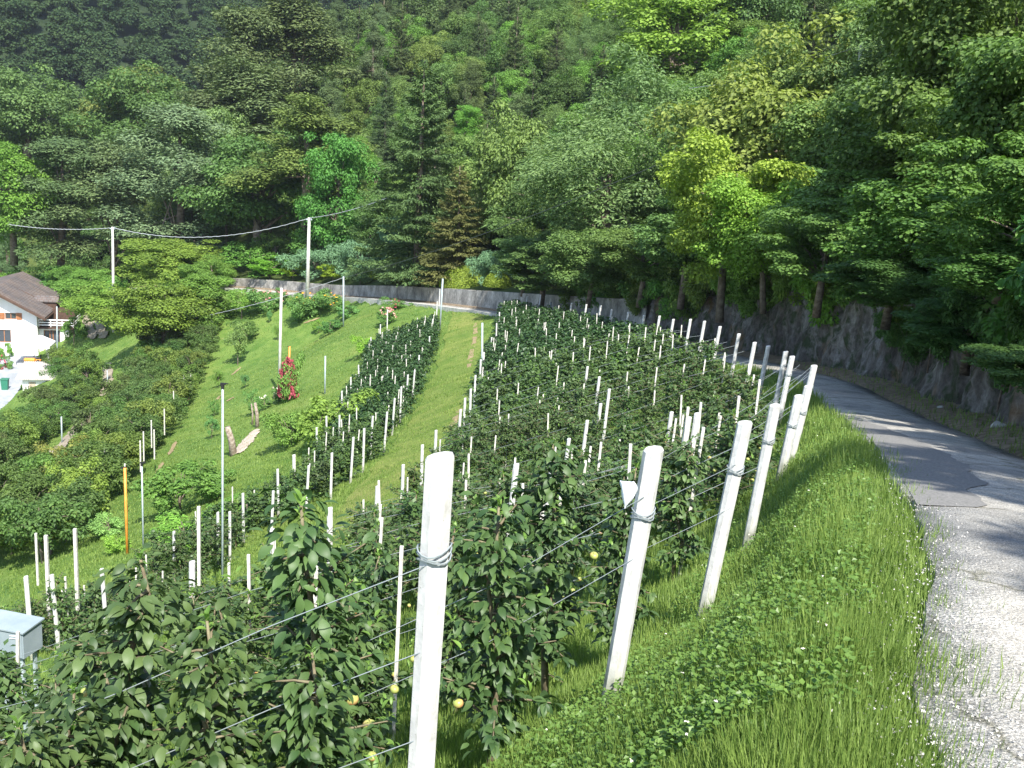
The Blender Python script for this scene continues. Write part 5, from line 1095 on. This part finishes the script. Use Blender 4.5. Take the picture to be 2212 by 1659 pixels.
for x, r in ((-.2, .22), (1.1, .3)):
    for y in (-.5, .42):
        k = MB(); k.tube([(x, y, r), (x, y+.14, r)], r, 16); wo = k.build('wheel', M['black'], tr); k = MB(); k.tube([(x, y-.004, r), (x, y+.144, r)], r*.5, 12); k.build('rim', M['white'], wo)
k = MB(); k.tube([(.72, 0, .6), (.62, 0, 1.0)], .02, 6); a = np.linspace(0, 6.283, 17); k.tube([(.62+.06*math.cos(t), .17*math.sin(t), 1.0+.14*math.cos(t)) for t in a], .018, 6, False); k.build('steering_wheel', M['black'], tr)
# shed with two pale roof sheets
sr = hroot('garden_shed', 'low white shed with two pale sheet roofs half hidden by apple trees', 'shed', 0.9, -12.0, -1.5)
k = MB(); k.box(0, 3.6, 0, 3.0, -1.2, .75); k.build('wall', M['plaster'], sr); k = MB(); k.box(.6, 1.3, -.03, -.002, -.9, .45); k.build('door', M['board'], sr)
for j, (y0, z0) in enumerate(((-.5, .78), (1.75, 1.22))):
    k = MB(); V = []; nx_ = 40
    for i in range(nx_+1):
        x = -.6+i*4.5/nx_; zz = .035*math.cos(i*math.pi)
        V += [(x, y0, z0+zz), (x, y0+2.2, z0+.5+zz), (x, y0, z0+zz+.05), (x, y0+2.2, z0+.55+zz)]
    k.add(V, [f for i in range(nx_) for f in ((i*4, i*4+1, i*4+5, i*4+4), (i*4+2, i*4+6, i*4+7, i*4+3), (i*4, i*4+4, i*4+6, i*4+2), (i*4+1, i*4+3, i*4+7, i*4+5))]); k.build('roof_sheet', M['shedroof'], sr)
# green bin, laundry-white bundles
bn = hroot('garden_bin', 'dark green upright bin at the left edge of the yard', 'bin', -1.2, -10.5, -2.3)
M['green'] = mat('dark green plastic', (.03, .16, .10), .5)
k = MB(); k.hexa([(-.3, -.3, 0), (.3, -.3, 0), (.3, .3, 0), (-.3, .3, 0), (-.36, -.36, 1.1), (.36, -.36, 1.1), (.36, .36, 1.1), (-.36, .36, 1.1)]); k.build('body', M['green'], bn); k = MB(); k.box(-.4, .4, -.4, .4, 1.1, 1.18); k.build('lid', M['green'], bn)
# curved timber-topped garden wall beside the tracks
cw = [hit(x, y, 0, 60) for x, y in [(128, 612), (150, 612), (163, 622), (170, 640), (168, 660), (160, 676)]]; cw = catmull(cw, 6); k = MB(); T_ = np.gradient(cw[:, :2], axis=0); T_ /= np.linalg.norm(T_, axis=1)[:, None]; Nn = np.stack([T_[:, 1], -T_[:, 0]], 1)*.15
for i in range(len(cw)-1):
    a, c = cw[i], cw[i+1]; na, nc = Nn[i], Nn[i+1]
    k.hexa([(a[0]-na[0], a[1]-na[1], a[2]-.5), (a[0]+na[0], a[1]+na[1], a[2]-.5), (c[0]+nc[0], c[1]+nc[1], c[2]-.5), (c[0]-nc[0], c[1]-nc[1], c[2]-.5), (a[0]-na[0], a[1]-na[1], a[2]+.9), (a[0]+na[0], a[1]+na[1], a[2]+.9), (c[0]+nc[0], c[1]+nc[1], c[2]+.9), (c[0]-nc[0], c[1]-nc[1], c[2]+.9)])
tag(k.build('garden_wall', M['wood']), 'curved brown wall between the house roof and the wheel tracks', 'wall')
# ------------------------------------------------------------------ grass
def grass(name, P, size, width, lean, label, seed):
    n = len(P); yaw = rng.uniform(0, 6.28, n); t = np.stack([np.cos(yaw)*lean, np.sin(yaw)*lean, np.ones(n)], 1)+rnd(n)*.12
    nz = np.stack([-np.cos(yaw), -np.sin(yaw), lean+.1*np.ones(n)], 1)
    o = link(name, scatter(name, BLADE[0], BLADE[1], P, frames(unit(nz), unit(t)), np.stack([width, size, size], 1), M['blade'])); o.color = (1, 1, 1, 1); tag(o, label, 'grass', kind='stuff'); return o
def polar(n, d0, d1, a0, a1):
    D = np.exp(rng.uniform(math.log(d0), math.log(d1), n)); a = rng.uniform(a0, a1, n); return np.sin(a)*D, np.cos(a)*D, D
x, y, D = polar(330000, 2.0, 36, math.radians(-14), math.radians(32))
d, rz, s = road_info(x, y); xr_ = np.interp(y, [r[1] for r in sorted(fullrows, key=lambda q: q[1])], [r[0] for r in sorted(fullrows, key=lambda q: q[1])])
keep = (d < -HW+.13*rng.normal(size=len(d))+.05) & (x > xr_-1.6) & (y > 1.2)
x, y, D, d = x[keep], y[keep], D[keep], d[keep]; print('bank blades', len(x))
cl = 0.5+0.5*np.sin(x*2.3+np.sin(y*1.7)*2)*np.sin(y*1.9+x*.8); cl2 = .5+.5*np.sin(x*6.1+y*2.2)*np.sin(y*5.3-x*3.1)
edge = np.exp(-((d+HW+.25)/.35)**2)
sz = (0.065+.11*cl*cl2+.05*edge*rng.random(len(x)))*rng.uniform(.5, 1.4, len(x))*np.clip(.9+D/40, .9, 1.5)
grass('bank_grass', np.stack([x, y, ground(x, y)-.01], 1), sz, (.0030+.00050*D)*rng.uniform(.7, 1.4, len(x)), rng.uniform(.3, 2.0, len(x)), 'long uneven grass covering the bank between the white posts and the road', 3)
x, y, D = polar(110000, 3.2, 60, math.radians(-33), math.radians(12)); d, rz, s = road_info(x, y)
xr_ = np.interp(y, [r[1] for r in sorted(fullrows, key=lambda q: q[1])], [r[0] for r in sorted(fullrows, key=lambda q: q[1])]); keep = (x < xr_-1.2) & (d < -HW-.3)
x, y, D = x[keep], y[keep], D[keep]
grass('orchard_grass', np.stack([x, y, ground(x, y)-.01], 1), rng.uniform(.08, .2, len(x)), (.004+.0005*D)*rng.uniform(.7, 1.4, len(x)), rng.uniform(.1, .9, len(x)), 'grass growing in the alleys between the apple rows', 4)
x, y, D = polar(130000, 22, 125, math.radians(-27), math.radians(2)); d, rz, s = road_info(x, y); keep = (d < -HW-.3); x, y, D = x[keep], y[keep], D[keep]
grass('meadow_grass', np.stack([x, y, ground(x, y)-.01], 1), rng.uniform(.05, .13, len(x)), (.012+.0006*D)*rng.uniform(.7, 1.4, len(x)), rng.uniform(.3, 1.0, len(x)), 'short grass of the sloping garden meadow and mown track', 5)
x, y, D = polar(60000, 5, 40, math.radians(6), math.radians(34)); d, rz, s = road_info(x, y); wv_ = .5+.5*np.sin(s*1.3)*np.sin(s*.37+1); keep = (d > HW+.05) & (d < HW+.95) & (rng.random(len(d)) < .25+.75*wv_*(d-HW)); x, y, D, d = x[keep], y[keep], D[keep], d[keep]
kz = np.array([rz_at(a, c_) for a, c_ in zip(x, y)])+np.interp(d-HW, [0, .25, .7, 1.4], [0, .03, .14, .25])
grass('verge_grass', np.stack([x, y, kz-.02], 1), rng.uniform(.05, .17, len(x)), (.004+.0006*D), rng.uniform(.3, 1.5, len(x)), 'sparse shaded grass tufts at the foot of the rock face', 6)
# broad-leaved weeds and a few flowers in the bank grass
x, y, D = polar(7500, 3.0, 26, math.radians(0), math.radians(28)); d, rz, s = road_info(x, y); xr_ = np.interp(y, [r[1] for r in ROWS[:12]], [r[0] for r in ROWS[:12]]); keep = (d < -HW-.25) & (x > xr_-.5)
x, y = x[keep], y[keep]; k = 7; X_ = np.repeat(x, k)+rng.normal(size=len(x)*k)*.035; Y_ = np.repeat(y, k)+rng.normal(size=len(x)*k)*.035; n = len(X_)
o = link('weeds', scatter('weeds', LEAFR[0], LEAFR[1], np.stack([X_, Y_, ground(X_, Y_)+rng.uniform(.04, .16, n)], 1), frames(unit(rnd(n)*.4+np.array([0, 0, 1])), rnd(n)), rng.uniform(.014, .03, n), M['young_leaf'])); tag(o, 'clover and small broad-leaved weeds among the bank grass', 'weeds', kind='stuff'); o.color = (.8, .8, .8, 1)
x, y, D = polar(35, 3.0, 16, math.radians(2), math.radians(27)); d, rz, s = road_info(x, y); keep = (d < -HW-.25) & (d > -2.6); x, y = x[keep], y[keep]; k = 5; X_ = np.repeat(x, k); Y_ = np.repeat(y, k); n = len(X_)
o = link('meadow_flowers', scatter('meadow_flowers', LEAFR[0], LEAFR[1], np.stack([X_, Y_, ground(X_, Y_)+np.repeat(rng.uniform(.12, .22, len(x)), k)], 1), frames(unit(rnd(n)*.3+np.array([0, 0, 1])), rnd(n)), np.full(n, .009), M['cream'])); tag(o, 'tiny pale flowers dotted through the bank grass', 'flowers', kind='stuff')
# grit and small stones on the road edge
x, y, D = polar(22000, 2.2, 24, math.radians(8), math.radians(34)); d, rz, s = road_info(x, y); keep = (abs(abs(d)-HW+.05) < .16*np.abs(rng.normal(size=len(d)))+.02); x, y, d = x[keep], y[keep], d[keep]
M['grit'] = noisy('pale limestone grit', (.28, .27, .25), (.62, .60, .56), 20, bs=0)
TET = ([(0, 0, .6), (.5, 0, -.2), (-.3, .45, -.2), (-.3, -.4, -.2)], [(0, 1, 2), (0, 2, 3), (0, 3, 1), (1, 3, 2)])
z = np.array([rz_at(a, c_) for a, c_ in zip(x, y)]); n = len(x); o = link('road_grit', scatter('road_grit', TET[0], TET[1], np.stack([x, y, z+.003], 1), frames(unit(rnd(n)), rnd(n)), rng.uniform(.004, .013, n), M['grit'])); tag(o, 'loose pale grit along the road edges', 'gravel', kind='stuff')
# stones and a stubby post at the foot of the rock face
for i, (px, py, D, s) in enumerate([(1935, 915, 17, .13), (1820, 870, 22, .07), (2010, 940, 14.5, .08)]):
    p = at(px, py, D); d, rz, s0 = road_info([p[0]], [p[1]]); k_ = int(np.argmin(abs(RS-s0[0]))); V = unit(np.random.default_rng(i).normal(size=(26, 3)))*s*np.array([1, .8, .8])*rng.uniform(.8, 1.2, (26, 1))
    import bmesh
    bm = bmesh.new(); [bm.verts.new(v) for v in V]; bmesh.ops.convex_hull(bm, input=bm.verts); me = bpy.data.meshes.new('boulder'); bm.to_mesh(me); bm.free(); o = link('boulder', me, None, M['cap']); o.location = (WL[k_, 0]-RN[k_, 0]*.18, WL[k_, 1]-RN[k_, 1]*.18, WL[k_, 2]+.12)
    tag(o, f'pale rounded stone at the foot of the rock face, {ORD[i]} of these', 'stone', 'pale stones under the rock face')

# ------------------------------------------------------------------ air
hz = MB(); hz.box(-560, 200, -45, 720, -75, 260); hm = bpy.data.materials.new('thin haze'); hm.use_nodes = True; nt_ = hm.node_tree; nt_.nodes.remove(nt_.nodes['Principled BSDF'])
pv = nt_.nodes.new('ShaderNodeVolumePrincipled'); pv.inputs['Color'].default_value = (.80, .88, 1, 1); pv.inputs['Density'].default_value = 0.00013; pv.inputs['Anisotropy'].default_value = 0.2; nt_.links.new(pv.outputs[0], nt_.nodes['Material Output'].inputs['Volume'])
tag(hz.build('haze', hm), kind='stuff', label='thin bluish summer haze lying over the valley', cat='haze')
# shade trees standing beside and behind the photographer, only their shadows reach the picture
for i, (x, y, s, v) in enumerate([(8.9, 1.2, .9, 0), (6.25, -1.9, .8, 9), (7.6, .6, 1.0, 9), (5.6, -4.4, .8, 9)]):
    plant('sparse' if v == 9 else 'near', 'broadleaf_tree', (x, y, H(x, y) if x > 3.5 else G(x, y)), (s, s, s*1.25), (1, 1.2, .8), f'leafy roadside tree outside the picture on the right, {ORD[i]} behind the photographer', 'tree', None, 0 if v == 9 else v)
